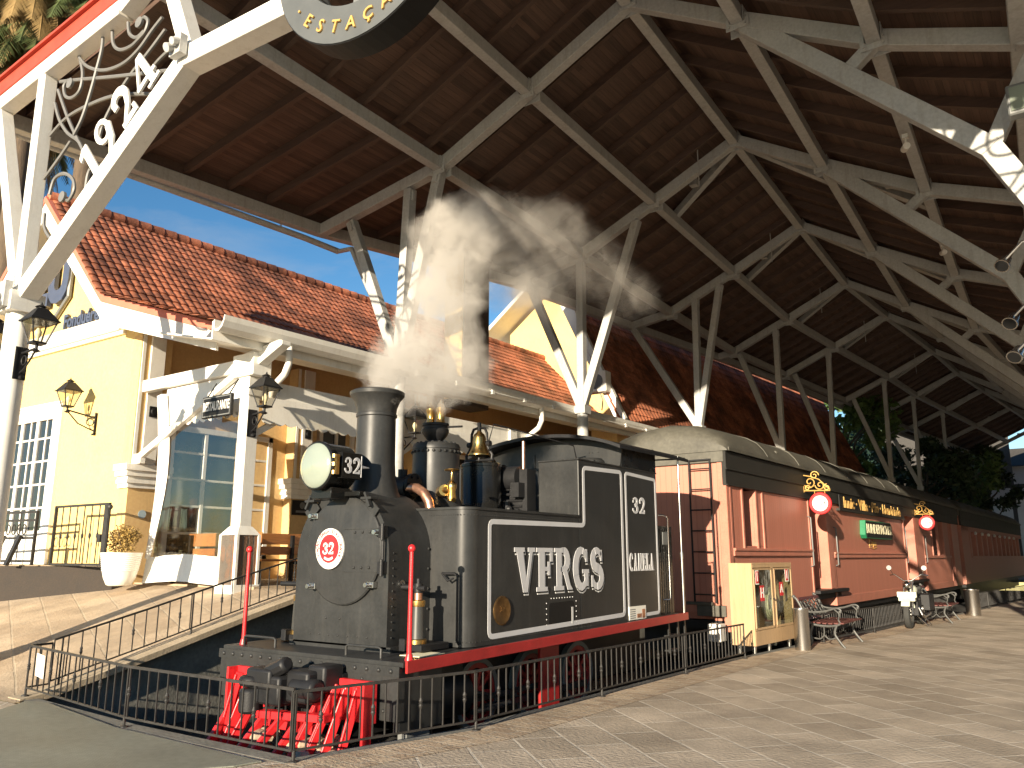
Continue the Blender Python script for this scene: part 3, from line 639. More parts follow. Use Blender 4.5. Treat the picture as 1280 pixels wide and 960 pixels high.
def smoothp(p,n=5):
    out=[];N_=len(p)
    for i in range(N_-1):
        a=V(p[max(0,i-1)]);b=V(p[i]);c=V(p[i+1]);d=V(p[min(N_-1,i+2)])
        for k in range(n):
            t=k/n; out.append(.5*((2*b)+(c-a)*t+(2*a-5*b+4*c-d)*t*t+(3*b-a-3*c+d)*t**3))
    out.append(V(p[-1])); return out
for mir in (0,1):
    m=MB()
    for i,p in enumerate(SC):
        P=smoothp(p); P=[cw(q[0] if not mir else -10.9-q[0],v+.02+.004*i,q[1]) for q in P]; m.tube(P,.028,6)
    for (a,b) in ((-10.24,9.23),(-12.05,8.88),(-11.84,6.9)):
        q=cw(a if not mir else -10.9-a,v+.02,b); m.lathe([(.085,-.02),(.085,.02)],q,tuple(ev),14)
    build(m,'scrollwork',mat('scroll_grey',(.15,.147,.14),.5,var=.1),can,smooth=True)
# numerals along the left diagonal
m=MB(); o=cw(-11.0,v-.06,7.0); rt=(cw(-9.67,v-.06,8.18)-o).normalized(); upv=rt.cross(ev)*-1
upv=(Zu-rt*rt.z).normalized()
slab(m,'1924',o+rt*-.02+upv*-.13+upv*.10+rt*.06+eu*.13+Zu*-.20,rt,upv,.74,.92,.03,gap=.11)
build(m,'year_numerals',W,can)
# emblem ring
em=MB(); C0=cw(-5.45,5.32,8.27)
ro,ri,dp=1.33,.90,.30
em.lathe([(ri,0),(ro,0),(ro,dp),(ri,dp),(ri,0)],C0,tuple(ev),64,cap=False)
ring=build(em,'emblem_ring',mat('emblem_grey',(.085,.09,.088),.5,var=.1),can,smooth=True,ang=30)
m=MB(); m.lathe([(ro+.004,.012),(ro+.012,.012),(ro+.012,dp+.02),(ri-.01,dp+.02),(ri-.01,dp+.004)],C0,tuple(ev),64,cap=False); build(m,'rim',SIGNBLK,ring)
m=MB()
for i,ch in enumerate('·ESTAÇÃO·CAMPOS·DE·CANELLA'):
    a=R(216+i*12.3); d=eu*math.cos(a)+Zu*math.sin(a); tn=-eu*math.sin(a)+Zu*math.cos(a)
    text(m,ch,C0+d*1.15-ev*.004,tn,-d,.15,.02,.012)
build(m,'lettering',GOLD,ring)
m=MB()
for a in (20,50,75,110,150): 
    q=[C0+eu*(math.cos(R(a+k*9))*(.55+.02*k))+Zu*(math.sin(R(a+k*9))*(.55+.02*k)*-1)+ev*(.1) for k in range(9)]; m.tube(q,.035,6)
for a in (200,250,290,330): m.beam(C0+ev*.1+(eu*math.cos(R(a))+Zu*math.sin(R(a)))*.3,C0+ev*.1+(eu*math.cos(R(a+12))+Zu*math.sin(R(a+12)))*.92,.09,.05)
m.lathe([(.30,.06),(.30,.12)],C0,tuple(ev),24); build(m,'wheel_motif',GREYP,ring,smooth=True)
m=MB(); m.beam(cw(-5.45,5.62,9.6),cw(-5.45,5.62,12.0),.16,.16); build(m,'hanger',W,ring)
# eave gutter on the left edge
m=MB()
P=[cw(N[0]['eL'][0]-.22,5.4,9.02),cw(N[1]['eL'][0]-.22,12.2,9.0),cw(N[1]['eL'][0]+.1,13.0,8.85)]
m.tube(P,.075,10)
for t_ in (.15,.4,.65,.9): q=P[0].lerp(P[1],t_); m.beam(q,q+V((.1,0,.28)),.03,.03)
m.tube([P[2],cw(-12.8,12.6,8.6),cw(-12.55,12.62,8.1),cw(-11.35,12.62,5.9)],.055,10); build(m,'gutter_pipe',STEEL,can,smooth=True)
# small cameras and spotlights on the canopy
def seccam(u,v_,z,lab):
    t=thing('security_camera',lab,'camera',tuple(cw(u,v_,z)),'cameras on the canopy purlin'); q=cw(u,v_,z)
    m=MB(); m.box(q+V((-.05,-.05,.12)),q+V((.05,.05,.2))); m.cyl(q+V((0,0,.12)),q+V((0,0,.02)),.025,10); build(m,'bracket',W,t)
    m=MB(); m.cyl(q+V((-.06,.14,-.02)),q+V((.03,-.16,-.1)),.065,14); m.cyl(q+V((.03,-.16,-.1)),q+V((.033,-.17,-.103)),.05,14); build(m,'housing',W,t,smooth=True)
seccam(-1.4,15.6,9.18,'small white camera under the near right hand purlin of the canopy roof')
seccam(-1.4,22.0,9.18,'small white camera farther along the right hand canopy purlin')
for i,(z,lab) in enumerate(((5.55,'topmost silver spotlight on a bent arm at the right canopy column'),(4.72,'middle silver spotlight on a bent arm at the right canopy column'),(4.25,'lowest silver spotlight on a bent arm at the right canopy column'))):
    q=cw(-.1,12.5,z); t=thing('spotlight',lab,'spotlight',tuple(q),'spotlights on the right canopy column')
    e=cw(1.08,12.5,z+.05)
    m=MB(); m.tube([q+V((.02,0,.05)),q+V((.25,0,.27)),q+V((.6,0,.32)),e],.02,8); build(m,'arm',CHROME,t,smooth=True)
    m=MB(); d=V((-.25,-.5,-.5)).normalized(); m.lathe([(.03,-.2),(.06,-.16),(.075,-.02),(.10,.02),(.10,.05)],q,tuple(d),16); build(m,'lamp_head',CHROME,t,smooth=True)
    m=MB(); m.lathe([(.085,.045),(.085,.052)],q,tuple(d),16); build(m,'lens',SIGNBLK,t)
q=cw(.36,11.9,7.6); t=thing('floodlight','dark framed floodlight with pale glass near the top right canopy strut','floodlight',tuple(q))
m=MB(); m.box(q+V((-.16,-.1,-.22)),q+V((.3,.1,.22))); m.box(q+V((0,.1,-.05)),q+V((.1,.55,.05))); build(m,'housing',GREYP,t,bevel=.02)
m=MB(); m.box(q+V((-.12,-.115,-.17)),q+V((.26,-.1,.17))); build(m,'glass',LENS,t)
# ------------------------------------------------------------------ locomotive
CX=-6.9
lo=thing('steam_locomotive','black steam tank locomotive numbered 32 with red pilot and VFRGS on its side','locomotive',(CX,6.0,-.44))
TS=-5.62; TL=2*CX-TS
def bz(y): return .60+.0136*(y-6.1)      # running board top
# running board and frame
m=MB(); a=.03
m.hexa([V((-8.3,5.97,bz(5.97)-.05)),V((-5.5,5.97,bz(5.97)-.05)),V((-5.5,12.7,bz(12.7)-.05)),V((-8.3,12.7,bz(12.7)-.05)),V((-8.3,5.97,bz(5.97))),V((-5.5,5.97,bz(5.97))),V((-5.5,12.7,bz(12.7))),V((-8.3,12.7,bz(12.7)))])
build(m,'running_board',BLACK,lo,bevel=.004)
m=MB()
for x in (-5.485,): m.beam((x,6.0,bz(6)-.045),(x,12.72,bz(12.72)-.045),.03,.115)
build(m,'red_valance',REDB,lo,bevel=.004)
m=MB(); m.box((-8.28,5.93,.06),(-5.52,6.03,.55)); m.box((-5.62,5.98,-.05),(-5.54,6.6,.5)); m.box((-8.26,5.98,-.05),(-8.18,6.6,.5)); bb=build(m,'buffer_beam',BLACK,lo,bevel=.006)
m=MB(); m.box((-8.3,5.915,.47),(-5.5,5.93,.565))
for i in range(17): m.rivet((-8.2+i*.1625,5.915,.52),(0,-1,0),.026)
for x,z in ((-7.5,.3),(-6.0,.3),(-5.7,.15),(-8.1,.15),(-6.0,.42),(-7.6,.42)): m.rivet((x,5.93,z),(0,-1,0),.02)
build(m,'rivet_strip',BLACK,bb,smooth=True)
m=MB(); m.box((-7.35,5.85,.12),(-6.2,5.93,.46))
build(m,'coupler_plate',DARK,bb,bevel=.01)
m=MB()   # coupler knuckle and draft gear
m.box((-7.0,5.42,.16),(-6.62,5.86,.44)); m.box((-7.12,5.40,.30),(-6.74,5.62,.5)); m.box((-6.62,5.5,.20),(-6.3,5.75,.5)); m.cyl((-7.08,5.46,.06),(-7.08,5.46,.30),.12,14); m.cyl((-7.08,5.46,.32),(-7.08,5.46,.42),.13,14)
m.box((-6.45,5.62,.3),(-6.2,5.88,.55)); m.cyl((-6.55,5.55,.34),(-6.2,5.55,.34),.10,12); m.cyl((-6.9,5.5,.44),(-6.6,5.5,.56),.08,10)
build(m,'coupler',DARK,lo,smooth=True,bevel=.03,seg=2,ang=35)
m=MB(); m.cyl((-6.25,5.84,.36),(-6.25,5.78,.36),.045,8); m.cyl((-7.2,5.9,.44),(-7.2,5.8,.47),.035,8); build(m,'coupler_bolt',CHROME,lo)
# pilot (cow-catcher)
pi=thing('pilot',None,None,(0,0,0)); pi.parent=lo; ORG[pi.name]=ORG[lo.name]
m=MB(); m.box((-7.84,5.82,.04),(-7.3,5.88,.42)); m.box((-6.42,5.82,.04),(-5.74,5.88,.42)); m.box((-5.77,5.70,-.42),(-5.74,5.82,.42)); m.box((-7.84,5.70,-.42),(-7.81,5.82,.42)); m.box((-7.3,5.72,-.12),(-6.42,5.82,-.04)); m.beam((-7.0,5.5,.06),(-6.1,5.6,.09),.12,.07)
m.prism([(-7.84,5.4,-.42),(-7.84,5.55,-.42),(-7.84,5.8,.1)],(.05,0,0))
m.hexa([V((-7.84,5.60,-.42)),V((-7.42,5.46,-.42)),V((-7.42,5.50,-.42)),V((-7.84,5.64,-.42)),V((-7.84,5.79,.06)),V((-7.42,5.79,.06)),V((-7.42,5.815,.06)),V((-7.84,5.815,.06))])
build(m,'pilot_plate',RED,pi,bevel=.005)
tops=[-7.74,-7.52,-7.3,-7.0,-6.74,-6.5,-6.34,-6.2,-6.05,-5.90]
for i,x in enumerate(tops):
    zt=.36 if (x<-7.35 or x>-6.45) else .06
    yt=5.80 if zt>.2 else 5.62
    s=(x+6.79)
    bxx=-6.79+s*1.0-.10; by_=5.12+.60*abs(s)/1.05
    m=MB(); p0=V((x,yt,zt)); p1=V((bxx,by_,-.40)); m.beam(p0,p1,.055,.075); m.tube([p0+(p1-p0)*.02+V((0,-.045,0)),p0+(p1-p0)*.98+V((0,-.045,0))],.016,6)
    build(m,'pilot_bar',RED,pi,bevel=.006)
m=MB(); m.tube([(-7.84,5.70,-.40),(-6.84,5.12,-.40),(-5.78,5.70,-.40)],.045,8); m.box((-7.5,5.5,-.46),(-6.1,5.75,-.40)); build(m,'pilot_foot_rail',RED,pi)
m=MB()   # boiler stone rubble lying behind the bars
rs=random.Random(3)
for i in range(40): m.ball((-7.4+rs.random()*1.4,5.5+rs.random()*.3,-.42+rs.random()*.3),.05+rs.random()*.06,6,4,(1,1,.7))
tag(build(m,'rubble',CAP,smooth=True),'pale rubble lying behind the red pilot bars','rubble',kind='stuff')
# handrails on the front board
for x0,x1 in ((-8.1,-7.55),(-6.42,-5.92)):
    m=MB(); m.tube([(x0,6.1,.6),(x0,6.1,.685),(x0+.03,6.1,.70),(x1-.03,6.1,.70),(x1,6.1,.685),(x1,6.1,.6)],.014,8); build(m,'grab_handle',BLACK,lo,smooth=True)
for x in (-5.56,-8.14):
    m=MB(); m.cyl((x,6.12,.60),(x,6.12,1.66),.026,14,.02); m.cyl((x,6.12,.6),(x,6.12,.66),.045,14,.032); m.ball((x,6.12,1.675),.04,12,8); build(m,'marker_pole',RED,lo,smooth=True)
# smokebox
SY=6.44; SH=.74; SZ=1.60; SR=.74
def arch(y,hw=SH,r=SR,zc=SZ,zb=.64,n=28): return [V((CX-hw,y,zb))]+[V((CX-r*math.cos(PI*i/n),y,zc+r*math.sin(PI*i/n))) for i in range(n+1)]+[V((CX+hw,y,zb))]
m=MB(); A=arch(SY); m.prism(A,(0,.76,0)); m.prism(arch(SY-.02,SH+.0,SR+.0),(0,.018,0))
m.box((CX-.8,SY-.02,.6),(CX+.8,7.1,.66))
for i in range(9):
    for z in (.80+.0,): pass
for i in range(12): m.rivet((CX+SH,SY+.05+.0*i,.75+i*.08),(1,0,0),.012)
for i in range(5): m.rivet((CX+SH,SY+.62,.8+i*.22),(1,0,0),.016)
for i in range(7): m.rivet((CX-.45+i*.15,SY-.02,.74),(0,-1,0),.012)
for x in (-.2,.02): m.rivet((CX+x,SY-.02,.92),(0,-1,0),.014)
sb=build(m,'smokebox',BLACK,lo,smooth=True,ang=35)
dc=V((CX+.06,SY-.022,1.665))
m=MB(); m.lathe([(.60,0),(.60,.03),(.585,.042),(.50,.052),(.0,.085)],dc,(0,-1,0),48,cap=False)
for dz in (-.19,.19):
    m.box(dc+V((.10,-.075,dz-.045)),dc+V((.62,-.058,dz+.045))) if False else None
    for k in range(3): m.rivet(dc+V((.22+.11*k,-.068+.006*k,dz)),(0,-1,0),.018)
    m.beam(dc+V((.05,-.078,dz+(.04 if dz>0 else -.04))),dc+V((.60,-.040,dz+(.04 if dz>0 else -.04))),.012,.012)
door=build(m,'smokebox_door',BLACK,lo,smooth=True,ang=25)
m=MB(); 
for dz in (-.19,.19): m.box(dc+V((.585,-.08,dz-.065)),dc+V((.655,-.0,dz+.065))); m.cyl(dc+V((.64,-.07,dz-.09)),dc+V((.64,-.07,dz+.09)),.02,8)
m.cyl(dc+V((.64,-.055,-.2)),dc+V((.64,-.055,.2)),.014,8); build(m,'hinge',DARK,door,bevel=.004)
for ang in (18,140,222,322,):
    d=V((math.cos(R(ang)),0,math.sin(R(ang)))); p=dc+d*.60
    m=MB(); m.box(p+V((-.05,-.07,-.035)),p+V((.05,0,.035))); m.cyl(p+V((0,-.05,0)),p+V((0,-.12,0)),.022,8); m.cyl(p+V((0,-.12,0)),p+V((0,-.14,0)),.034,6); build(m,'door_dog',CHROME,sb,bevel=.006)
for s in (-1,1):   # folded lamp irons on the shoulders
    p=V((CX+s*.46,SY-.03,2.19)); m=MB()
    m.beam(p+V((-s*.06,-.02,.0)),p+V((s*.10,-.02,-.14)),.02,.14); m.box(p+V((-.08,-.10,.02)),p+V((.08,.02,.05))); m.beam(p+V((-s*.02,-.08,.1)),p+V((s*.06,-.08,-.06)),.05,.03); build(m,'lamp_iron',BLACK,sb,bevel=.004)
# red number plate
pc=dc+V((-.14,-.083,.015)); m=MB(); m.lathe([(.225,0),(.225,.022),(.215,.026)],pc,(0,-1,0),40); np_=build(m,'number_plate',W,lo,smooth=True)
m=MB(); m.lathe([(.157,.026),(.157,.0285)],pc,(0,-1,0),40); build(m,'plate_centre',RED,np_)
m=MB(); slab(m,'32',pc+V((-.098,-.029,-.06)),(1,0,0),(0,0,1),.125,1.12,.004,gap=.04); build(m,'numeral',W,np_)
m=MB()
for i,ch in enumerate('VIAÇÃO FÉRREA DO RIO GRANDE'):
    a=R(205-i*8.9); d=V((math.cos(a),0,math.sin(a))); text(m,ch,pc+d*.189+V((0,-.027,0)),V((math.sin(a),0,-math.cos(a))),d,.042,.003,.01)
m2=[pc+V((math.cos(R(a))*.19,-.0275,math.sin(R(a))*.19)) for a in range(235,306,10)]
build(m,'ring_lettering',RED,np_)
m=MB(); ribbon3(m,[pc+V((math.cos(R(a))*.118,-.029,math.sin(R(a))*.118)) for a in range(235,306,10)],.025,V((0,-1,0)),.003); build(m,'ring_bar',W,np_)
# headlamp
hc=V((CX-.02,6.0,2.585)); hl=thing('headlamp',None,None,(0,0,0)); hl.parent=lo; ORG[hl.name]=ORG[lo.name]
m=MB(); m.lathe([(.262,0),(.275,.012),(.275,.05),(.258,.06),(.258,.40),(.235,.43)],hc,(0,1,0),40); m.box(hc+V((.10,.12,-.145)),hc+V((.295,.42,.145))); m.box(hc+V((-.295,.12,-.145)),hc+V((-.1,.42,.145)))
m.box(hc+V((-.16,.1,-.36)),hc+V((.16,.38,-.24))); m.box(hc+V((-.4,.3,-.33)),hc+V((.4,.36,-.28))); build(m,'lamp_body',GLOSSBLK,hl,smooth=True,bevel=.004,ang=35)
m=MB(); m.lathe([(.25,.0),(.24,-.012),(.16,-.035),(.0,-.048)],hc,(0,1,0),36,cap=False); build(m,'lens',LENS,hl,smooth=True)
m=MB(); m.box(hc+V((.262,.03,-.11)),hc+V((.30,.075,.11))); 
for z in (-.09,0,.09): m.cyl(hc+V((.28,.02,z-.02)),hc+V((.28,.02,z+.02)),.028,8)
build(m,'brass_clip',BRASS,hl,smooth=True)
m=MB(); slab(m,'32',hc+V((.296,.155,-.085)),(0,1,0),(0,0,1),.175,1.05,.004,gap=.06); build(m,'numeral',LINEW,hl)
m=MB(); m.box(hc+V((.296,.405,-.12)),hc+V((.302,.412,.12))); m.cyl(hc+V((.28,.43,0)),hc+V((.28,.55,.0)),.022,8,.004); build(m,'side_pin',LINEW,hl)
# chimney
m=MB(); KY=6.9; m.lathe([(.42,2.12),(.34,2.24),(.285,2.36),(.252,2.5),(.24,2.7),(.234,3.24),(.248,3.25),(.248,3.28),(.236,3.29),(.245,3.36),(.28,3.45),(.33,3.51),(.335,3.55),(.30,3.57),(.22,3.57),(.21,3.2),(.21,2.6)],(CX,KY,0),n=40,cap=False); build(m,'chimney',BLACK,lo,smooth=True,ang=30)
# boiler barrel between the tanks
m=MB(); m.lathe([(.70,7.0),(.70,10.6)],(CX,0,1.58),(0,1,0),40); build(m,'boiler',BLACK,lo,smooth=True)
# side tanks
def tankpoly(y0,y1,z0,z1): pass
for side in (1,-1):
    sx=lambda d: CX+side*d
    HW=CX*-1+TS; HW=TS-CX
    r=.18; pl=[]
    for k in range(7):
        a=PI/2*k/6; pl.append((sx(HW-r+r*math.sin(a)),7.1+r-r*math.cos(a)))
    pl=[(sx(.45),7.1)]+pl+[(sx(HW),9.52),(sx(.45),9.52)]
    m=MB(); m.prism([V((x,y,.625)) for x,y in pl],(0,0,1.49)); 
    pl2=[(sx(.42),7.085)]+[(sx(HW-r+(r+.012)*math.sin(PI/2*k/6)),7.1+r-(r+.014)*math.cos(PI/2*k/6)) for k in range(7)]+[(sx(HW+.012),9.52),(sx(.42),9.52)]
    m.prism([V((x,y,2.116)) for x,y in pl2],(0,0,.028))
    if side==1:
        for i in range(52): m.rivet((TS,7.34+i*.042,2.055),(1,0,0),.0075)
        for i in range(60): m.rivet((TS,7.34+i*.042,.675),(1,0,0),.0075)
        for i in range(14): m.rivet((-6.2+i*.036,7.1,2.055),(0,-1,0),.0075)
        for i in range(7): a=PI/2*(i+.5)/7; m.rivet((TS-r+r*math.sin(a),7.1+r-r*math.cos(a),2.055),(math.sin(a),-math.cos(a),0),.0075); m.rivet((TS-r+r*math.sin(a),7.1+r-r*math.cos(a),.675),(math.sin(a),-math.cos(a),0),.0075)
    build(m,'side_tank',BLACK,lo,smooth=True,ang=30)
    m=MB(); x0,x1=sorted((sx(HW),sx(HW-.66)))
    m.box((x0,9.53,.625),(x1,12.0,2.90)); 
    m.box((x0-.008,9.52,2.90),(x1+.008,12.02,2.925))
    build(m,'cab_side_box',BLACK,lo,bevel=.012,seg=2)
m=MB(); # glossy painted side panel sheets, proud of the tank
m.prism([(TS+.001,7.44,.635),(TS+.001,12.0,.66),(TS+.001,12.0,2.9),(TS+.001,9.54,2.9),(TS+.001,9.54,2.1),(TS+.001,7.44,2.1)],(.004,0,0)) if False else None
m=MB(); m.lathe([(.24,0),(.24,.05),(.2,.09),(.05,.1)],(-5.95,10.4,2.925),n=24); m.box((-6.0,10.1,2.925),(-5.7,10.15,2.96)); build(m,'filler_hatch',BLACK,lo,smooth=True)
X1=(1,0,0)
m=MB()
p1=[(TS,7.50,.71),(TS,10.78,.77),(TS,10.78,2.83),(TS,9.66,2.80),(TS,9.66,2.01),(TS,7.50,1.99)]
ribbon3(m,rounded(p1,.07),.058,X1,.004)
p2=[(TS,10.92,.72),(TS,11.95,.74),(TS,11.95,2.80),(TS,10.92,2.83)]
ribbon3(m,rounded(p2,.06),.05,X1,.004); build(m,'panel_lining',LINEW,lo)
m=MB(); slab(m,'VFRGS',(TS,7.98,1.17),(0,1,0),(0,0,1),.53,.98,.004,gap=.055,off=(.03,-.036)); build(m,'lettering_shadow',SILVER,lo)
m=MB(); slab(m,'VFRGS',(TS,7.98,1.17),(0,1,0),(0,0,1),.53,.98,.004,gap=.055,off=(.014,-.017),base=.004); build(m,'lettering_gap',GLOSSBLK,lo)
m=MB(); slab(m,'VFRGS',(TS,7.98,1.17),(0,1,0),(0,0,1),.53,.98,.004,gap=.055,base=.008); build(m,'lettering',LINEW,lo)
m=MB(); slab(m,'32',(TS,11.13,2.24),(0,1,0),(0,0,1),.24,1.35,.005,gap=.08); build(m,'cab_numeral',LINEW,lo)
m=MB(); slab(m,'CANELA',(TS,10.98,1.38),(0,1,0),(0,0,1),.26,.70,.005,gap=.05); build(m,'town_name',LINEW,lo)
m=MB(); m.lathe([(.165,0),(.165,.012),(.15,.018),(.14,.012),(.0,.012)],(TS,7.74,.985),X1,32,cap=False); text(m,'32',(TS+.012,7.74,1.0),(0,1,0),(0,0,1),.07,.006); build(m,'makers_plate',BRONZE,lo,smooth=True)
m=MB(); q=rounded([(TS,8.74,.72),(TS,9.36,.73),(TS,9.36,1.03),(TS,8.74,1.02)],.07); m.prism(q[:-1],(.003,0,0)); ho=build(m,'access_hole',SIGNBLK,lo)
m=MB()
for i in range(9): m.rivet((TS,8.80+i*.065,1.075),X1,.008)
for i in range(5): m.rivet((TS,8.69,.76+i*.065),X1,.008); m.rivet((TS,9.41,.76+i*.065),X1,.008)
m.box((TS+.003,9.29,.74),(TS+.006,9.33,.95)); build(m,'hole_rivets',SILVER,ho)
m=MB(); m.box((TS+.004,10.9,.68),(TS+.012,11.45,.87)); nb=build(m,'notice_board',PAPER,lo)
m=MB()
for i in range(5): m.box((TS+.012,10.93,.70+i*.03),(TS+.0135,11.1,.712+i*.03))
build(m,'notice_print',GREYP,nb)
m=MB(); m.box((TS+.012,11.15,.70),(TS+.0135,11.30,.76)); m.box((TS+.012,11.32,.69),(TS+.0135,11.42,.82)); build(m,'notice_picture',COPPER,nb)
# things on the tank front and running board
m=MB(); m.tube([(-5.72,7.085,.66),(-5.72,7.05,.7),(-5.72,7.05,1.38),(-5.76,7.05,1.41),(-5.92,7.02,1.41)],.014,8); m.tube([(-5.92,7.02,1.41),(-5.82,7.0,1.33),(-5.76,7.03,1.36)],.012,6); build(m,'front_hook',DARK,lo,smooth=True)
for jx in (-5.96,-7.86):
    j=thing('screw_jack',None,None,(0,0,0)); j.parent=lo; ORG[j.name]=ORG[lo.name]
    s=1 if jx>CX else -1
    m=MB(); m.box((jx-.16,6.56,.62),(jx+.16,7.02,.69)); m.box((jx-.1,6.5,.62),(jx-.02,6.6,.75)); build(m,'jack_bed',DARK,j,bevel=.008)
    m=MB(); m.cyl((jx,6.68,.69),(jx,6.68,1.10),.085,20,.07); build(m,'jack_body',MATS.get('jack_steel') or mat('jack_steel',(.055,.055,.052),.4,metal=.3,var=.2),j,smooth=True)
    m=MB(); m.lathe([(.10,.69),(.10,.73),(.085,.74)],(jx,6.68,0),n=20); build(m,'jack_base_ring',BRASS,j,smooth=True); m=MB(); m.lathe([(.074,1.07),(.078,1.09),(.078,1.13),(.06,1.14)],(jx,6.68,0),n=20); build(m,'jack_collar',BRASS,j,smooth=True)
    m=MB(); m.cyl((jx,6.68,1.13),(jx,6.68,1.22),.045,14); build(m,'jack_screw',COPPER,j,smooth=True)
    m=MB(); m.cyl((jx,6.68,1.21),(jx,6.68,1.31),.05,14); m.cyl((jx,6.68,1.31),(jx,6.68,1.36),.025,10); m.cyl((jx-.2*s if s<0 else jx-.13,6.66,1.26),(jx+.12,6.66,1.26),.028,10); m.cyl((jx-.28,6.62,1.27),(jx-.02,6.66,1.27),.03,10); build(m,'jack_head',DARK,j,smooth=True)
m=MB(); m.lathe([(.045,0),(.045,.02),(.02,.02),(.02,.01)],(CX+SH,6.62,1.30),X1,16); build(m,'washout_plug',CHROME,lo,smooth=True)
m=MB(); m.box((-5.9,6.35,bz(6.3)),(-5.62,7.0,bz(6.3)+.006)); build(m,'tread_patch',CREAM,lo)
# dome with safety valves
DY=8.02
m=MB(); m.lathe([(.42,2.1),(.36,2.24),(.315,2.34),(.31,2.96),(.32,2.965),(.32,3.0),(.30,3.04),(.16,3.07)],(CX,DY,0),n=40,cap=True)
for i in range(26): a=2*PI*i/26; m.rivet((CX+.314*math.cos(a),DY+.314*math.sin(a),2.93),(math.cos(a),math.sin(a),0),.022)
for i in range(18): a=2*PI*i/18; m.rivet((CX+.255*math.cos(a),DY+.255*math.sin(a),3.045),(0,0,1),.022)
dome=build(m,'steam_dome',BLACK,lo,smooth=True,ang=35)
m=MB(); m.lathe([(.12,3.04),(.10,3.09),(.15,3.15),(.18,3.2),(.18,3.24),(.165,3.25),(.165,3.28),(.18,3.29),(.18,3.32),(.08,3.33)],(CX-.02,DY,0),n=24); m.cyl((CX+.2,DY,3.26),(CX+.42,DY+.02,3.25),.014,8); build(m,'valve_mount',DARK,dome,smooth=True)
for dx in (-.085,.085):
    m=MB(); m.lathe([(.055,3.31),(.064,3.33),(.052,3.36),(.058,3.48),(.066,3.5),(.066,3.53),(.048,3.55),(.044,3.58),(.015,3.6),(.015,3.63)],(CX-.02+dx,DY,0),n=20); build(m,'safety_valve',BRASS,dome,smooth=True)
m=MB(); m.tube([(CX+.25,7.84,2.40),(CX+.44,7.68,2.40)],.07,14); vq=V((-6.36,7.7,2.40)); m.tube([vq+V((-.12,0,0)),vq+V((.0,0,0))],.045,10); m.lathe([(.05,-.14),(.06,-.1),(.045,-.02),(.06,.02),(.06,.07),(.035,.1),(.02,.12),(.014,.22),(.014,.245)],vq,n=14); m.lathe([(.09,.235),(.10,.245),(.09,.255)],vq,n=16); m.tube([vq+V((0,0,-.1)),vq+V((.06,-.03,-.13))],.03,8); build(m,'brass_valve',BRASS,lo,smooth=True)
# feed check and copper pipe left of the dome
q=V((-6.95,7.55,2.44)); m=MB(); m.cyl(q+V((-.30,0,0)),q+V((.05,0,0)),.15,18); m.cyl(q+V((.08,-.02,.03)),q+V((.13,-.02,.03)),.15,18); m.ball(q+V((-.3,0,.02)),.16,14,10); m.box(q+V((-.25,-.1,-.3)),q+V((.0,.1,-.05))); m.cyl(q+V((-.1,0,.1)),q+V((-.1,0,.24)),.06,10)
for i in range(6): a=PI*i/3; m.cyl(q+V((.13,-.02+.11*math.cos(a),.03+.11*math.sin(a))),q+V((.16,-.02+.11*math.cos(a),.03+.11*math.sin(a))),.02,6)
build(m,'feed_check',DARK,lo,smooth=True)
m=MB(); m.tube([q+V((.10,-.1,-.01)),q+V((.26,-.12,-.02)),q+V((.38,-.12,-.09)),q+V((.46,-.12,-.2)),q+V((.5,-.12,-.36))],.06,14); build(m,'copper_pipe',COPPER,lo,smooth=True)
# sand drum and bell
BY=9.0
m=MB(); m.lathe([(.36,2.1),(.30,2.3),(.285,2.32),(.285,2.82),(.295,2.825),(.295,2.86),(.27,2.88),(.02,2.92)],(CX,BY,0),n=40); drum=build(m,'sand_drum',GLOSSBLK,lo,smooth=True)
bc=V((CX+.0,BY-.05,0)); be=thing('bell',None,None,(0,0,0)); be.parent=lo; ORG[be.name]=ORG[lo.name]
m=MB(); m.lathe([(.16,2.99),(.16,3.0),(.14,3.03),(.115,3.08),(.095,3.16),(.09,3.24),(.076,3.29),(.04,3.32),(.025,3.35)],bc,n=32); build(m,'bell_cup',BRASS,be,smooth=True)
m=MB()
yk=[(-.22,2.92),(-.23,2.99),(-.17,3.07),(-.14,3.14),(-.135,3.3),(-.1,3.37),(0,3.39),(.1,3.37),(.135,3.3),(.14,3.14),(.17,3.07),(.23,2.99),(.22,2.92)]
m.tube([bc+V((a,0,b)) for a,b in yk],.02,8); m.tube([bc+V((-.26,0,2.92)),bc+V((.26,0,2.92))],.02,8); m.cyl(bc+V((0,0,3.34)),bc+V((0,0,3.46)),.03,10); m.cyl(bc+V((0,0,2.88)),bc+V((0,0,2.97)),.02,8)
for s in (-1,1): m.cyl(bc+V((s*.14,0,3.15)),bc+V((s*.2,0,3.15)),.04,10)
m.tube([bc+V((.17,0,3.18)),bc+V((.24,.02,3.42)),(CX+.55,9.75,3.30),(CX+.75,10.3,3.22),(CX+.72,10.45,2.98)],.010,6)
build(m,'bell_yoke',DARK,be,smooth=True)
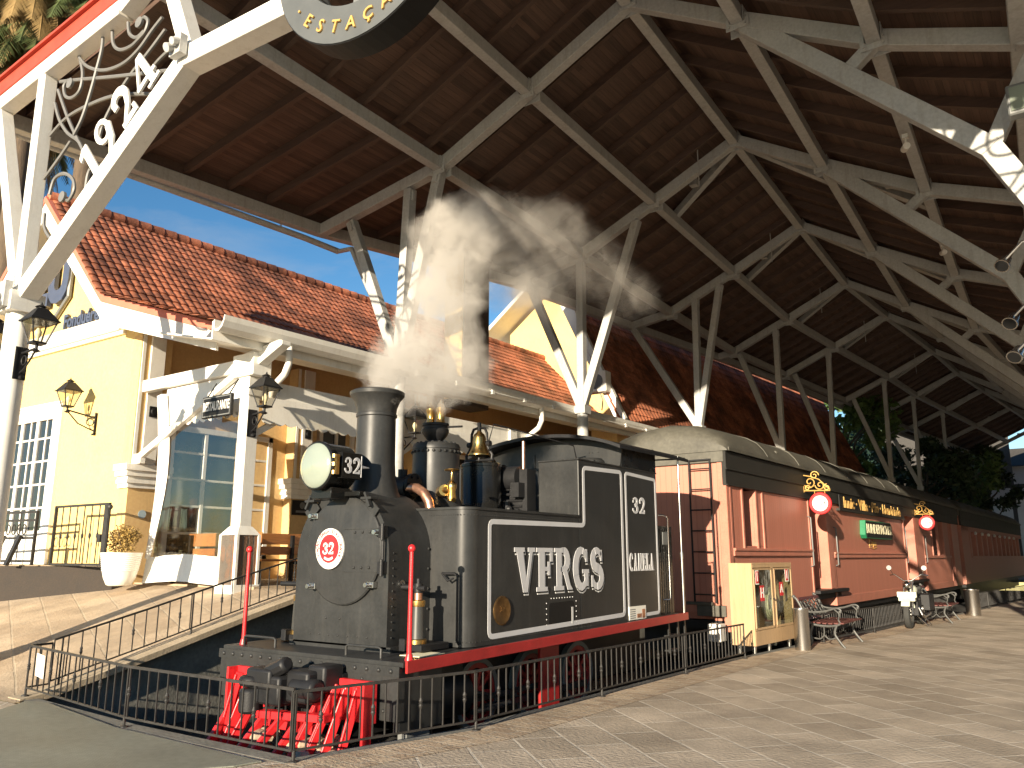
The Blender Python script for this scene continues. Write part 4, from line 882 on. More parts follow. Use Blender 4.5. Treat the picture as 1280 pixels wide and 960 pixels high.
# pump, lever, copper pipe
pu=thing('air_pump',None,None,(0,0,0)); pu.parent=lo; ORG[pu.name]=ORG[lo.name]
m=MB(); m.box((-6.62,9.3,2.13),(-6.32,9.52,2.80)); m.cyl((-6.72,9.34,2.68),(-6.45,9.34,2.68),.17,20); m.cyl((-6.74,9.3,2.68),(-6.72,9.3,2.68),.2,20); m.cyl((-6.95,9.35,2.13),(-6.95,9.35,2.66),.045,12); m.box((-7.05,9.2,2.13),(-6.85,9.45,2.2))
for z in (2.28,2.36,2.45,2.52): m.cyl((-7.05,9.28,z),(-6.4,9.3,z),.02,8)
for i in range(10): m.ball((-7.05+i*.07,9.2,2.2+.05*math.sin(i*2.1)),.05,8,6)
m.cyl((-7.15,9.1,2.13),(-7.15,9.1,2.45),.035,8); m.cyl((-6.6,9.2,2.1),(-6.6,9.2,2.35),.05,10); m.box((-6.5,9.15,2.4),(-6.36,9.3,2.6)); build(m,'pump_body',DARK,pu,smooth=True,ang=35)
m=MB(); m.lathe([(.035,2.66),(.055,2.72),(.06,2.82),(.055,2.92),(.03,2.97)],(-6.95,9.35,0),n=14); build(m,'wooden_grip',BRONZE,pu,smooth=True)
m=MB(); m.cyl((-6.42,9.36,2.8),(-6.42,9.36,3.2),.024,12); build(m,'pump_pipe',COPPER,pu,smooth=True)
m=MB(); m.lathe([(.0,0),(.06,.0),(.05,.03)],(-6.5,9.1,2.13),n=12); m.cyl((-7.0,9.05,2.13),(-7.0,9.05,2.22),.03,10); build(m,'oil_cup',CHROME,pu,smooth=True)
# cab
m=MB(); n=20; AR=[]
def rz(x): t=(x-CX)/1.45; return 3.46-.20*t*t-.06*abs(t)**4
PR=[(CX-1.45+2.9*i/n) for i in range(n+1)]
def slabroof(y0,y1): 
    for i in range(n):
        a,b=PR[i],PR[i+1]; m.hexa([V((a,y0,rz(a)-.05)),V((b,y0,rz(b)-.05)),V((b,y1,rz(b)-.03)),V((a,y1,rz(a)-.03)),V((a,y0,rz(a))),V((b,y0,rz(b))),V((b,y1,rz(b)+.02)),V((a,y1,rz(a)+.02))])
slabroof(10.45,12.95); cabr=build(m,'cab_roof',DARK,lo,smooth=True,ang=30)
m=MB(); m.prism([V((x,10.78,rz(x)-.055)) for x in PR[1:-1]]+[V((TS-.01,10.78,2.93)),V((TL+.01,10.78,2.93))],(0,.04,0)); m.box((TL+.67,10.78,2.0),(TS-.67,10.82,2.95))
for x in (-6.15,-6.10,-6.0): m.rivet((x,10.78,3.16),(0,-1,0),.012)
m.box((-7.2,10.76,2.98),(-7.16,10.78,3.2)); build(m,'cab_front_plate',BLACK,lo,bevel=.006)
m=MB(); m.box((TS-.03,10.82,2.925),(TS,12.0,rz(TS)-.04)); m.box((TL,10.82,2.925),(TL+.03,12.0,rz(TL)-.04)); m.box((TL,11.96,2.3),(TS-.02,12.0,3.3)); build(m,'cab_upper_side',GLOSSBLK,lo,bevel=.004)
m=MB(); m.box((TL+.02,12.03,.62),(TS-.03,12.58,2.08)); 
for i in range(6): m.box((TS-.03,12.06+i*.085,.7),(TS-.022,12.10+i*.085,2.04))
bk=build(m,'coal_bunker',GLOSSBLK,lo,bevel=.01)
m=MB(); m.box((TS-.022,12.2,1.78),(TS-.012,12.42,1.98)); build(m,'bunker_plate',GREYP,bk)
for (x,y,z0,z1,b) in ((TS+.02,12.08,.72,2.24,1),):
    m=MB(); m.tube([(TS-.0,12.02,2.24),(x+.04,12.06,2.24),(x+.05,12.2,2.22),(x+.05,12.22,2.18),(x+.05,12.22,.95),(x+.04,12.2,.92),(TS,12.1,.92)],.013,8); build(m,'handrail',CHROME,lo,smooth=True)
m=MB(); m.cyl((-5.5,12.62,.66),(-5.5,12.62,1.6),.024,10); m.cyl((-5.5,12.62,1.55),(-5.5,12.62,1.66),.032,10); m.cyl((-5.5,12.62,1.6),(-5.5,12.62,3.24),.017,10); build(m,'corner_post',CHROME,lo,smooth=True)
m=MB(); m.tube([(-5.5,12.68,3.2),(-5.5,12.9,3.24),(-5.65,12.95,3.24),(-6.3,12.95,3.26)],.015,6); build(m,'roof_stay',BLACK,lo)
for y0 in (12.1,12.66):
    pass
m=MB(); 
for y in (12.1,12.45,12.72): m.prism([(-5.56,y-.02,.58),(-5.56,y+.03,.58),(-5.54,y+.02,.12),(-5.54,y-.05,.12)],(.02,0,0))
for z in (.14,.36): m.box((-5.62,12.08,z),(-5.52,12.46,z+.025))
build(m,'cab_steps',BLACK,lo,bevel=.003)
# wheels, rods, frames
m=MB(); m.box((-7.5,6.1,-.2),(-6.3,12.6,.55)); build(m,'main_frame',DARK,lo)
for y in (8.05,9.22,10.40):
    for s in (-1,1):
        x=CX+s*.62; wh=thing('driving_wheel',None,None,(0,0,0)); wh.parent=lo; ORG[wh.name]=ORG[lo.name]
        m=MB(); m.lathe([(.36,0),(.42,.0),(.42,.085),(.36,.085),(.36,0)],(x if s>0 else x-.085,y,-.02),X1,40,cap=False); build(m,'tyre',GREYP if s>0 else DARK,wh,smooth=True)
        m=MB(); m.lathe([(.10,.0),(.10,.11)],(x if s>0 else x-.11,y,-.02),X1,20); m.lathe([(.30,.02),(.36,.02),(.36,.07),(.30,.07),(.30,.02)],(x if s>0 else x-.085,y,-.02),X1,36,cap=False)
        for k in range(10): a=2*PI*k/10; m.beam((x+s*.045,y+.08*math.cos(a),-.02+.08*math.sin(a)),(x+s*.045,y+.33*math.cos(a),-.02+.33*math.sin(a)),.035,.05)
        build(m,'wheel_centre',REDB,wh,smooth=True)
m=MB(); m.box((-6.12,8.0,-.2),(-6.07,10.45,-.12)); m.box((-6.06,6.9,-.06),(-6.02,9.3,.0)); build(m,'coupling_rod',BLACK,lo,bevel=.006)
m=MB(); m.box((-5.95,8.98,-.36),(-5.9,9.42,.52)); build(m,'red_bracket_plate',REDB,lo,bevel=.006)
for s in (-1,1):
    m=MB(); x=CX+s*.95; m.cyl((x,6.6,.12),(x,7.35,.12),.24,24); m.cyl((x,6.57,.12),(x,6.6,.12),.26,24); m.cyl((x,7.35,.12),(x,7.9,.02),.03,8); m.box((x-.12,6.65,.3),(x+.12,7.3,.5)); m.cyl((x,6.9,-.2),(x,6.9,-.3),.03,8); build(m,'cylinder',DARK,lo,smooth=True,ang=35)
m=MB(); m.box((-5.72,6.15,-.4),(-5.6,6.5,-.06)); build(m,'guard_iron',GREYP,lo,bevel=.01); m=MB(); m.cyl((-5.7,7.3,-.06),(-5.62,7.9,-.04),.03,8); build(m,'drain_pipe',DARK,lo,smooth=True)
# steam
t=MB(); t.box((-9.0,5.9,3.3),(-4.9,17.5,8.9)); pm=build(t,'steam_plume',W)
vm=bpy.data.materials.new('steam_volume'); vm.use_nodes=True; nt=vm.node_tree; L=nt.links; nt.nodes.remove(nt.nodes['Principled BSDF'])
tc=nd(nt,'ShaderNodeTexCoord'); ob_off=ORG[pm.name]
def vmath(op,a,b=None,sc=None):
    n=nd(nt,'ShaderNodeVectorMath'); n.operation=op; L.new(a,n.inputs[0])
    if b is not None:
        if hasattr(b,'links'): L.new(b,n.inputs[1])
        else: n.inputs[1].default_value=b
    if sc is not None: n.inputs['Scale'].default_value=sc
    return n
nz=nd(nt,'ShaderNodeTexNoise'); nz.inputs['Scale'].default_value=1.3; nz.inputs['Detail'].default_value=7; nz.inputs['Roughness'].default_value=.66; L.new(tc.outputs['Object'],nz.inputs['Vector'])
sb_=vmath('SUBTRACT',nz.outputs['Color'],(.5,.5,.5)); scl=vmath('SCALE',sb_.outputs[0],sc=1.25); wp=vmath('ADD',tc.outputs['Object'],scl.outputs[0])
pts=[(-6.9,6.98,3.80,.28,2.6),(-6.88,7.14,3.88,.38,2.6),(-6.87,7.32,3.88,.48,2.4),(-6.85,7.6,3.95,.54,2.2),(-6.85,7.85,4.25,.58,1.8),(-6.9,8.0,4.7,.56,1.3),(-6.95,8.2,5.15,.52,.75),(-7.05,8.4,5.65,.56,.72),(-7.1,8.6,6.15,.62,.66),(-7.15,8.9,6.5,.60,.26),(-7.1,9.6,6.7,.58,.09),(-7.05,10.4,6.8,.62,.05),(-7.1,11.3,7.1,.7,.055),(-7.05,11.0,6.2,.75,.055),(-7.0,12.6,6.9,.7,.028),(-6.9,13.8,6.7,.65,.018),(-6.85,8.3,4.15,.5,.8),(-7.0,10.0,5.9,.55,.12)]
acc=None
for (x,y,z,r,dn) in pts:
    d=nd(nt,'ShaderNodeVectorMath'); d.operation='DISTANCE'; L.new(wp.outputs[0],d.inputs[0]); d.inputs[1].default_value=(x-ob_off.x,y-ob_off.y,z-ob_off.z)
    mr=nd(nt,'ShaderNodeMapRange'); mr.interpolation_type='SMOOTHSTEP'; mr.inputs['From Min'].default_value=r*1.15; mr.inputs['From Max'].default_value=r*.25; mr.inputs['To Min'].default_value=0; mr.inputs['To Max'].default_value=dn; L.new(d.outputs['Value'],mr.inputs['Value'])
    if acc is None: acc=mr.outputs['Result']
    else:
        mxn=nd(nt,'ShaderNodeMath'); mxn.operation='MAXIMUM'; L.new(acc,mxn.inputs[0]); L.new(mr.outputs['Result'],mxn.inputs[1]); acc=mxn.outputs[0]
n2=nd(nt,'ShaderNodeTexNoise'); n2.inputs['Scale'].default_value=2.9; n2.inputs['Detail'].default_value=7; n2.inputs['Roughness'].default_value=.58; L.new(wp.outputs[0],n2.inputs['Vector'])
m2r=nd(nt,'ShaderNodeMapRange'); m2r.inputs['From Min'].default_value=.37; m2r.inputs['From Max'].default_value=.60; L.new(n2.outputs['Fac'],m2r.inputs['Value'])
mu=nd(nt,'ShaderNodeMath'); mu.operation='MULTIPLY'; L.new(acc,mu.inputs[0]); L.new(m2r.outputs['Result'],mu.inputs[1])
mu2=nd(nt,'ShaderNodeMath'); mu2.operation='MULTIPLY'; L.new(mu.outputs[0],mu2.inputs[0]); mu2.inputs[1].default_value=40
pv=nd(nt,'ShaderNodeVolumePrincipled'); pv.inputs['Color'].default_value=(.84,.80,.74,1); pv.inputs['Anisotropy'].default_value=0.; L.new(mu2.outputs[0],pv.inputs['Density']); L.new(pv.outputs[0],nt.nodes['Material Output'].inputs['Volume'])
pm.data.materials[0]=vm; tag(pm,'pale steam drifting from the locomotive chimney up under the canopy roof','steam',kind='stuff')
# ------------------------------------------------------------------ restaurant building
def fbox(m,x0,x1,z0,z1,d0,d1):
    return m.hexa([fp(x0,z0,d0),fp(x1,z0,d0),fp(x1,z0,d1),fp(x0,z0,d1),fp(x0,z1,d0),fp(x1,z1,d0),fp(x1,z1,d1),fp(x0,z1,d1)])
def fp(x,z,d=0): return V((x,fy(x)-d,z))
def fy(x): return 8.62+.032*(x+18.3)
SB=math.sin(R(2.5)); CB=math.cos(R(2.5)); byv=V((SB,CB,0)); bxv=V((CB,-SB,0))
def side(x0,y): return x0+.0437*(y-8.7)      # x on a long side line that passes x0 at the facade
rb=thing('restaurant_building','yellow restaurant building with red clay tile roof and white trim beside the train','building',(-18.3,8.62,1.1))
m=MB()
m.prism([fp(-23.2,1.1),fp(-15.52,1.1),fp(-15.52,6.05),fp(-16.4,6.75),fp(-19.05,9.45),fp(-21.9,6.75),fp(-23.2,6.2)],(-.0,.3,0))
wl=build(m,'facade_wall',WALL,rb)
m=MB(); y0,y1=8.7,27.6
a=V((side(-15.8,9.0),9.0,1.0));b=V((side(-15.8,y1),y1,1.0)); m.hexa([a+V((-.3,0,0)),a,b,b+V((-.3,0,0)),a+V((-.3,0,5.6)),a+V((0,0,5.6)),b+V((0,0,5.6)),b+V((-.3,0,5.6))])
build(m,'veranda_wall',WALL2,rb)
m=MB(); m.hexa([V((-15.8,9,1.02)),V((-11.6,8.85,1.02)),V((-11.0,22.5,1.02)),V((-15.2,22.5,1.02)),V((-15.8,9,1.09)),V((-11.6,8.85,1.09)),V((-11.0,22.5,1.09)),V((-15.2,22.5,1.09))]); build(m,'veranda_floor',TERR,rb)
# pilasters with stepped caps
for k,yy in enumerate((8.66,12.6,16.6)):
    x=side(-15.5,yy); m=MB(); m.box((x-.32,yy,1.05),(x,yy+.68,6.1)); p=build(m,'pilaster',WALL2 if k else WALL2,rb)  # grazing-light tan of the side faces put into the plaster colour
    m=MB()
    for i,(e,z0,z1) in enumerate(((.05,2.93,3.02),(.09,3.02,3.10),(.07,3.10,3.16),(.13,3.16,3.27),(.17,3.27,3.40))): m.box((x-.32,yy-e,z0),(x+e,yy+.68+e,z1))
    build(m,'pilaster_cap',W,p,bevel=.006)
    m=MB(); m.box((x-.15,yy+.2,3.4),(x+.04,yy+.52,6.1)); m.box((x-.02,yy+.02,3.4),(x+.012,yy+.1,6.1)); build(m,'white_post',W,p,bevel=.006)
    m=MB(); m.box((x+.012,yy+.66,4.45) if 0 else (x+.041,yy+.27,4.4),(x+.06,yy+.45,4.62)); m.lathe([(.07,0),(.05,.02)],(x+.06,yy+.36,4.51),(1,0,0),12); build(m,'speaker_square',SIGNBLK,p)
# facade trim bands
m=MB(); m.beam(fp(-23.2,6.48,.05),fp(-16.35,6.50,.05),.14,.36); m.beam(fp(-23.2,6.27,.03),fp(-16.2,6.27,.03),.09,.09); build(m,'string_course',W,rb,bevel=.012)
# facade window with shutters
m=MB(); fbox(m,-21.6,-18.35,4.62,4.95,.07,-.02); fbox(m,-18.62,-18.35,1.42,4.62,.07,-.02); fbox(m,-21.6,-18.35,4.95,5.0,.10,-.02); wn=build(m,'window_frame',W,rb,bevel=.006)
m=MB()
for x in (-18.64,-19.34,-20.04,-20.78): fbox(m,x-.09,x+.02,1.42,4.62,.05,-.02)
for xl in (-19.28,-19.98,-20.70,-21.4):
    for z in (2.1,2.62,3.14,3.66,4.18): fbox(m,xl-.02,xl+.58,z,z+.045,.035,-.02)
    fbox(m,xl+.26,xl+.3,1.5,4.62,.036,-.02); fbox(m,xl-.02,xl+.58,1.42,2.1,.04,-.02)
fbx=build(m,'window_bars',W,wn,bevel=.004)
m=MB(); fbox(m,-21.6,-18.5,1.45,4.65,.012,-.02); build(m,'window_pane',GLZ,wn)
# facade lettering
m=MB(); text(m,'Fonduérestau',fp(-18.75,6.86,.03),(1,.032,0),(0,0,1),.34,.05,.03,.82,'LEFT'); build(m,'facade_lettering',NAVY,rb)
sg=build(MB().tube([fp(-20.7,7.0,.08),fp(-19.2,7.0,.08),fp(-18.62,7.5,.08),fp(-18.62,8.25,.08),fp(-19.1,8.9,.08),fp(-20.4,8.9,.08),fp(-20.95,8.4,.08),fp(-20.95,7.4,.08)],.055,6,closed=True),'emblem_frame',GREYP,rb)
m=MB(); text(m,'CEU',fp(-19.8,7.95,.06),(1,.032,0),(0,0,1),1.15,.1,.06,.8); build(m,'emblem_letters',NAVY,sg)
# bargeboards and eaves along the front verge
FY=8.05
def vp(x,z,dy=0): return V((x,FY+.032*(x+16)+dy,z))
m=MB()
vr=[(-19.05,9.78),(-16.13,6.82),(-12.2,5.56)]; vl=[(-19.05,9.78),(-21.97,6.82),(-24.5,6.0)]
for pl in (vr,vl):
    for a,b in zip(pl[:-1],pl[1:]):
        A=vp(*a);B=vp(*b); m.hexa([A+V((0,0,-.52)),A+V((0,.05,-.52)),B+V((0,.05,-.40)),B+V((0,0,-.40)),A,A+V((0,.05,0)),B+V((0,.05,0)),B])
build(m,'bargeboard',W,rb)
m=MB()
for pl in (vr,vl):
    for a,b in zip(pl[:-1],pl[1:]):
        A=vp(*a,-.025);B=vp(*b,-.025); m.hexa([A+V((0,0,-.06)),A+V((0,.12,-.06)),B+V((0,.12,-.06)),B+V((0,0,-.06)),A+V((0,0,.10)),A+V((0,.12,.10)),B+V((0,.12,.10)),B+V((0,0,.10))])
build(m,'red_verge',mat('verge_red',(.52,.16,.10),.6,var=.1),rb)
m=MB() # soffit boards behind the verge
for pl in (vr,vl):
    for a,b in zip(pl[:-1],pl[1:]):
        A=vp(*a,.05);B=vp(*b,.05); m.hexa([A+V((0,0,-.2)),A+V((0,.7,-.2)),B+V((0,.7,-.2)),B+V((0,0,-.2)),A+V((0,0,-.15)),A+V((0,.7,-.15)),B+V((0,.7,-.15)),B+V((0,0,-.15))])
build(m,'verge_soffit',W,rb)
# tiled slopes as real corrugated courses
def tiled(name,parent,p0,pu,L,profile,mt=TILE,pitch=.20,course=.285,amp=.030,drop=.028,cap=None):
    """profile: list of (offset outwards, z); p0 + pu*s runs along the ridge, out = horizontal outward"""
    out=V((pu.y,-pu.x,0)); mb=MB()
    nW=max(2,int(L/pitch*6)); rows=[]
    # walk down the profile in courses
    seg=[];tot=0
    for a,b in zip(profile[:-1],profile[1:]):
        l=math.hypot(b[0]-a[0],b[1]-a[1]); seg.append((tot,tot+l,a,b)); tot+=l
    def at(s):
        for s0,s1,a,b in seg:
            if s<=s1+1e-6:
                t=(s-s0)/(s1-s0); n=V((b[1]-a[1],-(b[0]-a[0]))); 
                nn=V((-(b[1]-a[1]),(b[0]-a[0]))).normalized(); return a[0]+(b[0]-a[0])*t,a[1]+(b[1]-a[1])*t,(nn.x,nn.y)
        return profile[-1][0],profile[-1][1],(0,1)
    nC=int(tot/course); R_=random.Random(5)
    prof=[]
    for c in range(nC+1):
        s0=c*course; s1=min(tot,(c+1)*course)
        prof.append((s0,0.)); prof.append((s1-.001,drop))
    grid=[]
    for (s,h) in prof:
        o,z,nv=at(min(s,tot)); row=[]
        for i in range(nW+1):
            w=i*L/nW; ph=2*PI*w/pitch; hh=h+amp*(abs(math.sin(ph/2))**.7)
            row.append(p0+pu*w+out*(o+nv[0]*hh)+V((0,0,z+nv[1]*hh)))
        grid.append(row)
    for r in grid: mb.v+=r
    W_=nW+1
    for j in range(len(grid)-1):
        for i in range(nW): mb.f.append((j*W_+i,j*W_+i+1,(j+1)*W_+i+1,(j+1)*W_+i))
    return build(mb,name,mt,parent,smooth=True,ang=50)
prof=[(0,9.86),(2.92,6.92),(7.35,5.52)]
tiled('tiled_roof',rb,V((-19.05,8.06,0)),byv,20.2,prof)
tiled('tiled_roof',rb,V((-19.05,8.06,0))+byv*9,-byv,9,[(0,9.86),(2.92,6.92),(5.4,6.05)])
m=MB()
for i in range(58):
    p=V((-19.05,8.0,9.9))+byv*(i*.35); m.lathe([(.13,0),(.15,.36)],p,tuple(byv),12)
build(m,'ridge_tiles',TILE,rb,smooth=True)
# eaves gutter with conduit
ge=V((-11.5,7.72,5.50)); gl=20.0
m=MB(); 
prg=[(-.16,.02),(-.16,-.1),(-.10,-.19),(0.0,-.2),(.10,-.14),(.15,-.04),(.17,.05),(.145,.055),(.12,-.03),(.07,-.11),(0,-.15),(-.10,-.15),(-.13,-.1),(-.13,.02)]
m.prism([ge+bxv*a+V((0,0,b)) for a,b in prg],byv*gl); build(m,'gutter',W,rb)
m=MB(); m.hexa([ge+bxv*-.2+V((0,0,-.32)),ge+bxv*-.16+V((0,0,-.32)),ge+bxv*-.16+byv*gl+V((0,0,-.32)),ge+bxv*-.2+byv*gl+V((0,0,-.32)),ge+bxv*-.2,ge+bxv*-.16,ge+bxv*-.16+byv*gl,ge+bxv*-.2+byv*gl])
m.hexa([ge+bxv*-2.0+V((0,0,.1)),ge+bxv*-.2+V((0,0,-.32)),ge+bxv*-.2+byv*gl+V((0,0,-.32)),ge+bxv*-2.0+byv*gl+V((0,0,.1)),ge+bxv*-2.0+V((0,0,.13)),ge+bxv*-.2+V((0,0,-.29)),ge+bxv*-.2+byv*gl+V((0,0,-.29)),ge+bxv*-2.0+byv*gl+V((0,0,.13))]); build(m,'eaves_soffit',W,rb)
m=MB(); q=ge+bxv*.17+V((0,0,-.13)); m.tube([q+byv*4.2,q+byv*gl],.013,6)
for i in range(10): c=q+byv*(4.6+i*1.25); m.box(c+V((-.03,-.05,-.05)),c+V((.02,.05,.05)))
build(m,'conduit',W,rb)
for s in (1.45,9.3):
    c=ge+byv*s; m=MB(); m.tube([c+V((0,0,-.15)),c+V((0,0,-.5)),c+bxv*-.1+V((0,0,-.68)),c+bxv*-.42+V((0,0,-.86)),c+bxv*-.55+V((0,0,-1.2))],.065,12); build(m,'downpipe',W,rb,smooth=True)
# veranda posts, lintel, brace
def cx(y): return -12.02+.0437*(y-8.82)
m=MB(); A=V((cx(8.8),8.82,4.56));B=V((cx(22),22,4.56)); m.beam(A,B,.2,.34); build(m,'veranda_lintel',W,rb,bevel=.01)
m=MB(); m.beam((-15.45,8.80,5.0),(-12.0,8.82,5.0),.16,.24); m.box((-12.32,8.62,4.75),(-11.72,9.02,5.16)); m.prism([(-11.72,8.72,4.95),(-11.1,8.72,5.22),(-11.1,8.72,5.30),(-11.2,8.72,5.32),(-12.2,8.72,5.2),(-12.2,8.72,4.95)],(0,.2,0)); build(m,'veranda_beam',W,rb,bevel=.01)
m=MB(); m.beam((-15.4,8.74,3.5),(-12.35,8.76,4.86),.1,.13); m.box((-15.5,8.68,3.4),(-15.2,8.8,3.6)); build(m,'diagonal_brace',W,rb,bevel=.008)
for k,yy in enumerate((8.82,12.45,16.4)):
    x=cx(yy)
    m=MB(); m.box((x-.125,yy-.125,2.0),(x+.125,yy+.125,4.75)); m.box((x-.15,yy-.15,4.4),(x+.15,yy+.15,4.75)); co_=build(m,'veranda_column',W,rb,bevel=.012)
    m=MB(); m.hexa([V((x-.25,yy-.25,1.95)),V((x+.25,yy-.25,1.95)),V((x+.25,yy+.25,1.95)),V((x-.25,yy+.25,1.95)),V((x-.14,yy-.14,2.10)),V((x+.14,yy-.14,2.10)),V((x+.14,yy+.14,2.10)),V((x-.14,yy+.14,2.10))])
    for sx_ in (-1,1):
        for sy_ in (-1,1): m.box((x+sx_*.25-.06*(sx_>0),yy+sy_*.25-.06*(sy_>0),.95),(x+sx_*.25+.06*(sx_<0),yy+sy_*.25+.06*(sy_<0),1.95))
    m.box((x-.26,yy-.26,.95),(x+.26,yy+.26,1.12)); build(m,'column_plinth',W,co_,bevel=.006)
    m=MB(); m.box((x-.23,yy-.23,1.0),(x+.23,yy+.23,1.94)); build(m,'plinth_stone',STONEP,co_)
    if k<2:
        m=MB(); m.beam((x,yy+.15,3.75),(x+.03,yy+1.35,4.5),.09,.11); m.beam((x,yy-.15,3.7),(x-.03,yy-1.3,4.45),.09,.11) if k else None
        build(m,'column_brace',W,co_,bevel=.008)
# white awning valance
m=MB(); Y0=9.0
P=[]; n=260
for i in range(n+1):
    y=Y0+i*(22-Y0)/n; P.append((y,3.98-.055*abs(math.sin(i*PI/5))))
vs=[];fs=[]
for y,z in P: vs+=[V((cx(y)+.13,y,4.42)),V((cx(y)+.13,y,z)),V((cx(y)+.16,y,4.42)),V((cx(y)+.16,y,z))]
for i in range(n):
    a=4*i;b=a+4; fs+=[(a,b,b+1,a+1),(a+2,a+3,b+3,b+2),(a+1,b+1,b+3,a+3),(a,a+2,b+2,b)]
m.add(vs,fs); build(m,'awning_valance',W,rb)
# windows and doors on the veranda wall
def vwin(y0,y1,z0,z1,name,nx,nz,reflect=GLZ):
    x=side(-15.8,(y0+y1)/2)+.02; m=MB()
    m.box((x-.05,y0,z0),(x+.07,y0+.12,z1)); m.box((x-.05,y1-.12,z0),(x+.07,y1,z1)); m.box((x-.05,y0,z1-.12),(x+.07,y1,z1)); m.box((x-.05,y0,z0),(x+.07,y1,z0+.12))
    for i in range(1,nx): yy=y0+(y1-y0)*i/nx; m.box((x-.04,yy-.04,z0),(x+.05,yy+.04,z1))
    for i in range(1,nz): zz=z0+(z1-z0)*i/nz; m.box((x-.04,y0,zz-.025),(x+.04,y1,zz+.025))
    f=build(m,name,W,rb,bevel=.005); m=MB(); m.box((x-.02,y0+.05,z0+.05),(x-.005,y1-.05,z1-.05)); build(m,'pane',reflect,f); return f
vwin(9.55,12.2,1.5,4.35,'veranda_window',3,5); vwin(13.5,14.7,1.1,5.0,'veranda_door',2,4); vwin(15.0,16.3,1.5,4.6,'veranda_window',2,4); vwin(17.6,20.6,1.5,4.6,'veranda_window',3,4)
m=MB(); x=side(-15.5,12.9); m.box((x+.002,12.62,2.55),(x+.03,13.2,2.9)); pq=build(m,'dark_plaque',SIGNBLK,rb); m=MB(); m.lathe([(.0,0),(.08,.0),(.08,.004)],(x+.03,12.91,2.78),(1,0,0),16); m.box((x+.03,12.72,2.61),(x+.033,13.1,2.66)); build(m,'plaque_print',GREYP,pq)
m=MB(); x=side(-15.5,9.0); m.lathe([(.0,0),(.085,0),(.085,.008)],(x+.001,9.0,2.42),(1,0,0),16); build(m,'round_sticker',mat('sticker_blue',(.35,.45,.5),.5),rb)
# clear vinyl curtain in the front bay
cu=thing('vinyl_curtain','clear vinyl curtain with white hem hanging in the veranda bay below the beam','curtain',(-13.9,8.78,1.1))
m=MB(); n=30; top=[];bot=[]
def cyy(x,t): return 8.80+.02*math.sin(x*5+t*2)*t+.004*math.sin(x*13)
vs=[];fs=[];rows=8
for j in range(rows+1):
    t=j/rows; z=4.15-(4.15-1.55)*t
    for i in range(n+1):
        xl=-14.75+.35*math.sin(PI*t)*.6; xr=-12.25; x=xl+(xr-xl)*i/n; vs.append(V((x,cyy(x,t),z+.02*math.sin(x*3))))
for j in range(rows):
    for i in range(n): a=j*(n+1)+i; fs.append((a,a+1,a+n+2,a+n+1))
m.add(vs,fs); build(m,'clear_sheet',FILM,cu,smooth=True)
m=MB(); vs=[];fs=[]
for j,z in enumerate((1.60,1.35,1.12)):
    for i in range(n+1):
        x=-14.75+(2.5)*i/n; vs.append(V((x,cyy(x,1)-.02-.05*j+.03*math.sin(x*9+j),z+.03*math.sin(x*2.2))))
for j in range(2):
    for i in range(n): a=j*(n+1)+i; fs.append((a,a+1,a+n+2,a+n+1))
m.add(vs,fs); vs=[];fs=[]
for j in range(9):
    t=j/8; z=4.75-3.2*t; e=-14.75+.2*math.sin(PI*t); wd=.16+.1*math.sin(PI*t*1.3)
    vs+=[V((e-.12-.1*(1-t),8.78,z)),V((e+.02,8.72,z)),V((e+wd*.8,8.78,z))]
for j in range(8): a=3*j; fs+=[(a,a+1,a+4,a+3),(a+1,a+2,a+5,a+4)]
m.add(vs,fs)
vs=[];fs=[]
for i in range(41):
    x=-14.7+2.45*i/40; vs+=[V((x,8.83,4.86)),V((x,8.80,4.12-.06*abs(math.sin(i*PI/4)))),]
for i in range(40): a=2*i; fs.append((a,a+1,a+3,a+2))
m.add(vs,fs); build(m,'white_hem',W,cu,smooth=True)
# veranda benches
def vbench(x,y0,y1,lab):
    t=thing('wooden_bench',lab,'bench',(x,y0,1.09),'wooden benches on the veranda')
    m=MB(); m.box((x-.25,y0,1.50),(x+.15,y1,1.54)); build(m,'seat',BENCHW,t,bevel=.006)
    m=MB(); m.box((x-.30,y0,1.62),(x-.27,y1,1.78)); m.box((x-.32,y0,1.82),(x-.29,y1,2.03)); build(m,'backrest',BENCHW,t,bevel=.006)
    for y in (y0+.1,(y0+y1)/2,y1-.16): m=MB(); m.box((x-.29,y,1.09),(x-.22,y+.06,2.0)); m.box((x+.05,y,1.09),(x+.12,y+.06,1.5)); m.box((x-.25,y,1.44),(x+.12,y+.06,1.5)); build(m,'leg',DARK,t)
m=MB()
def xbench(x0,x1,y,lab):
    t=thing('wooden_bench',lab,'bench',(x0,y,1.09),'wooden benches on the veranda')
    m=MB(); m.box((x0,y-.15,1.50),(x1,y+.25,1.54)); build(m,'seat',BENCHW,t,bevel=.006)
    m=MB(); m.box((x0,y+.27,1.60),(x1,y+.30,1.74)); m.box((x0,y+.27,1.78),(x1,y+.30,2.03)); build(m,'backrest',BENCHW,t,bevel=.006)
    for x in (x0+.1,x1-.2): m=MB(); m.box((x,y-.12,1.09),(x+.06,y-.05,1.5)); m.box((x,y+.2,1.09),(x+.06,y+.268,2.0)); build(m,'leg',DARK,t)
xbench(-14.6,-12.35,9.25,'varnished wooden bench behind the clear vinyl curtain')
vbench(-12.75,9.6,11.9,'varnished wooden bench inside the veranda, right of the white column')
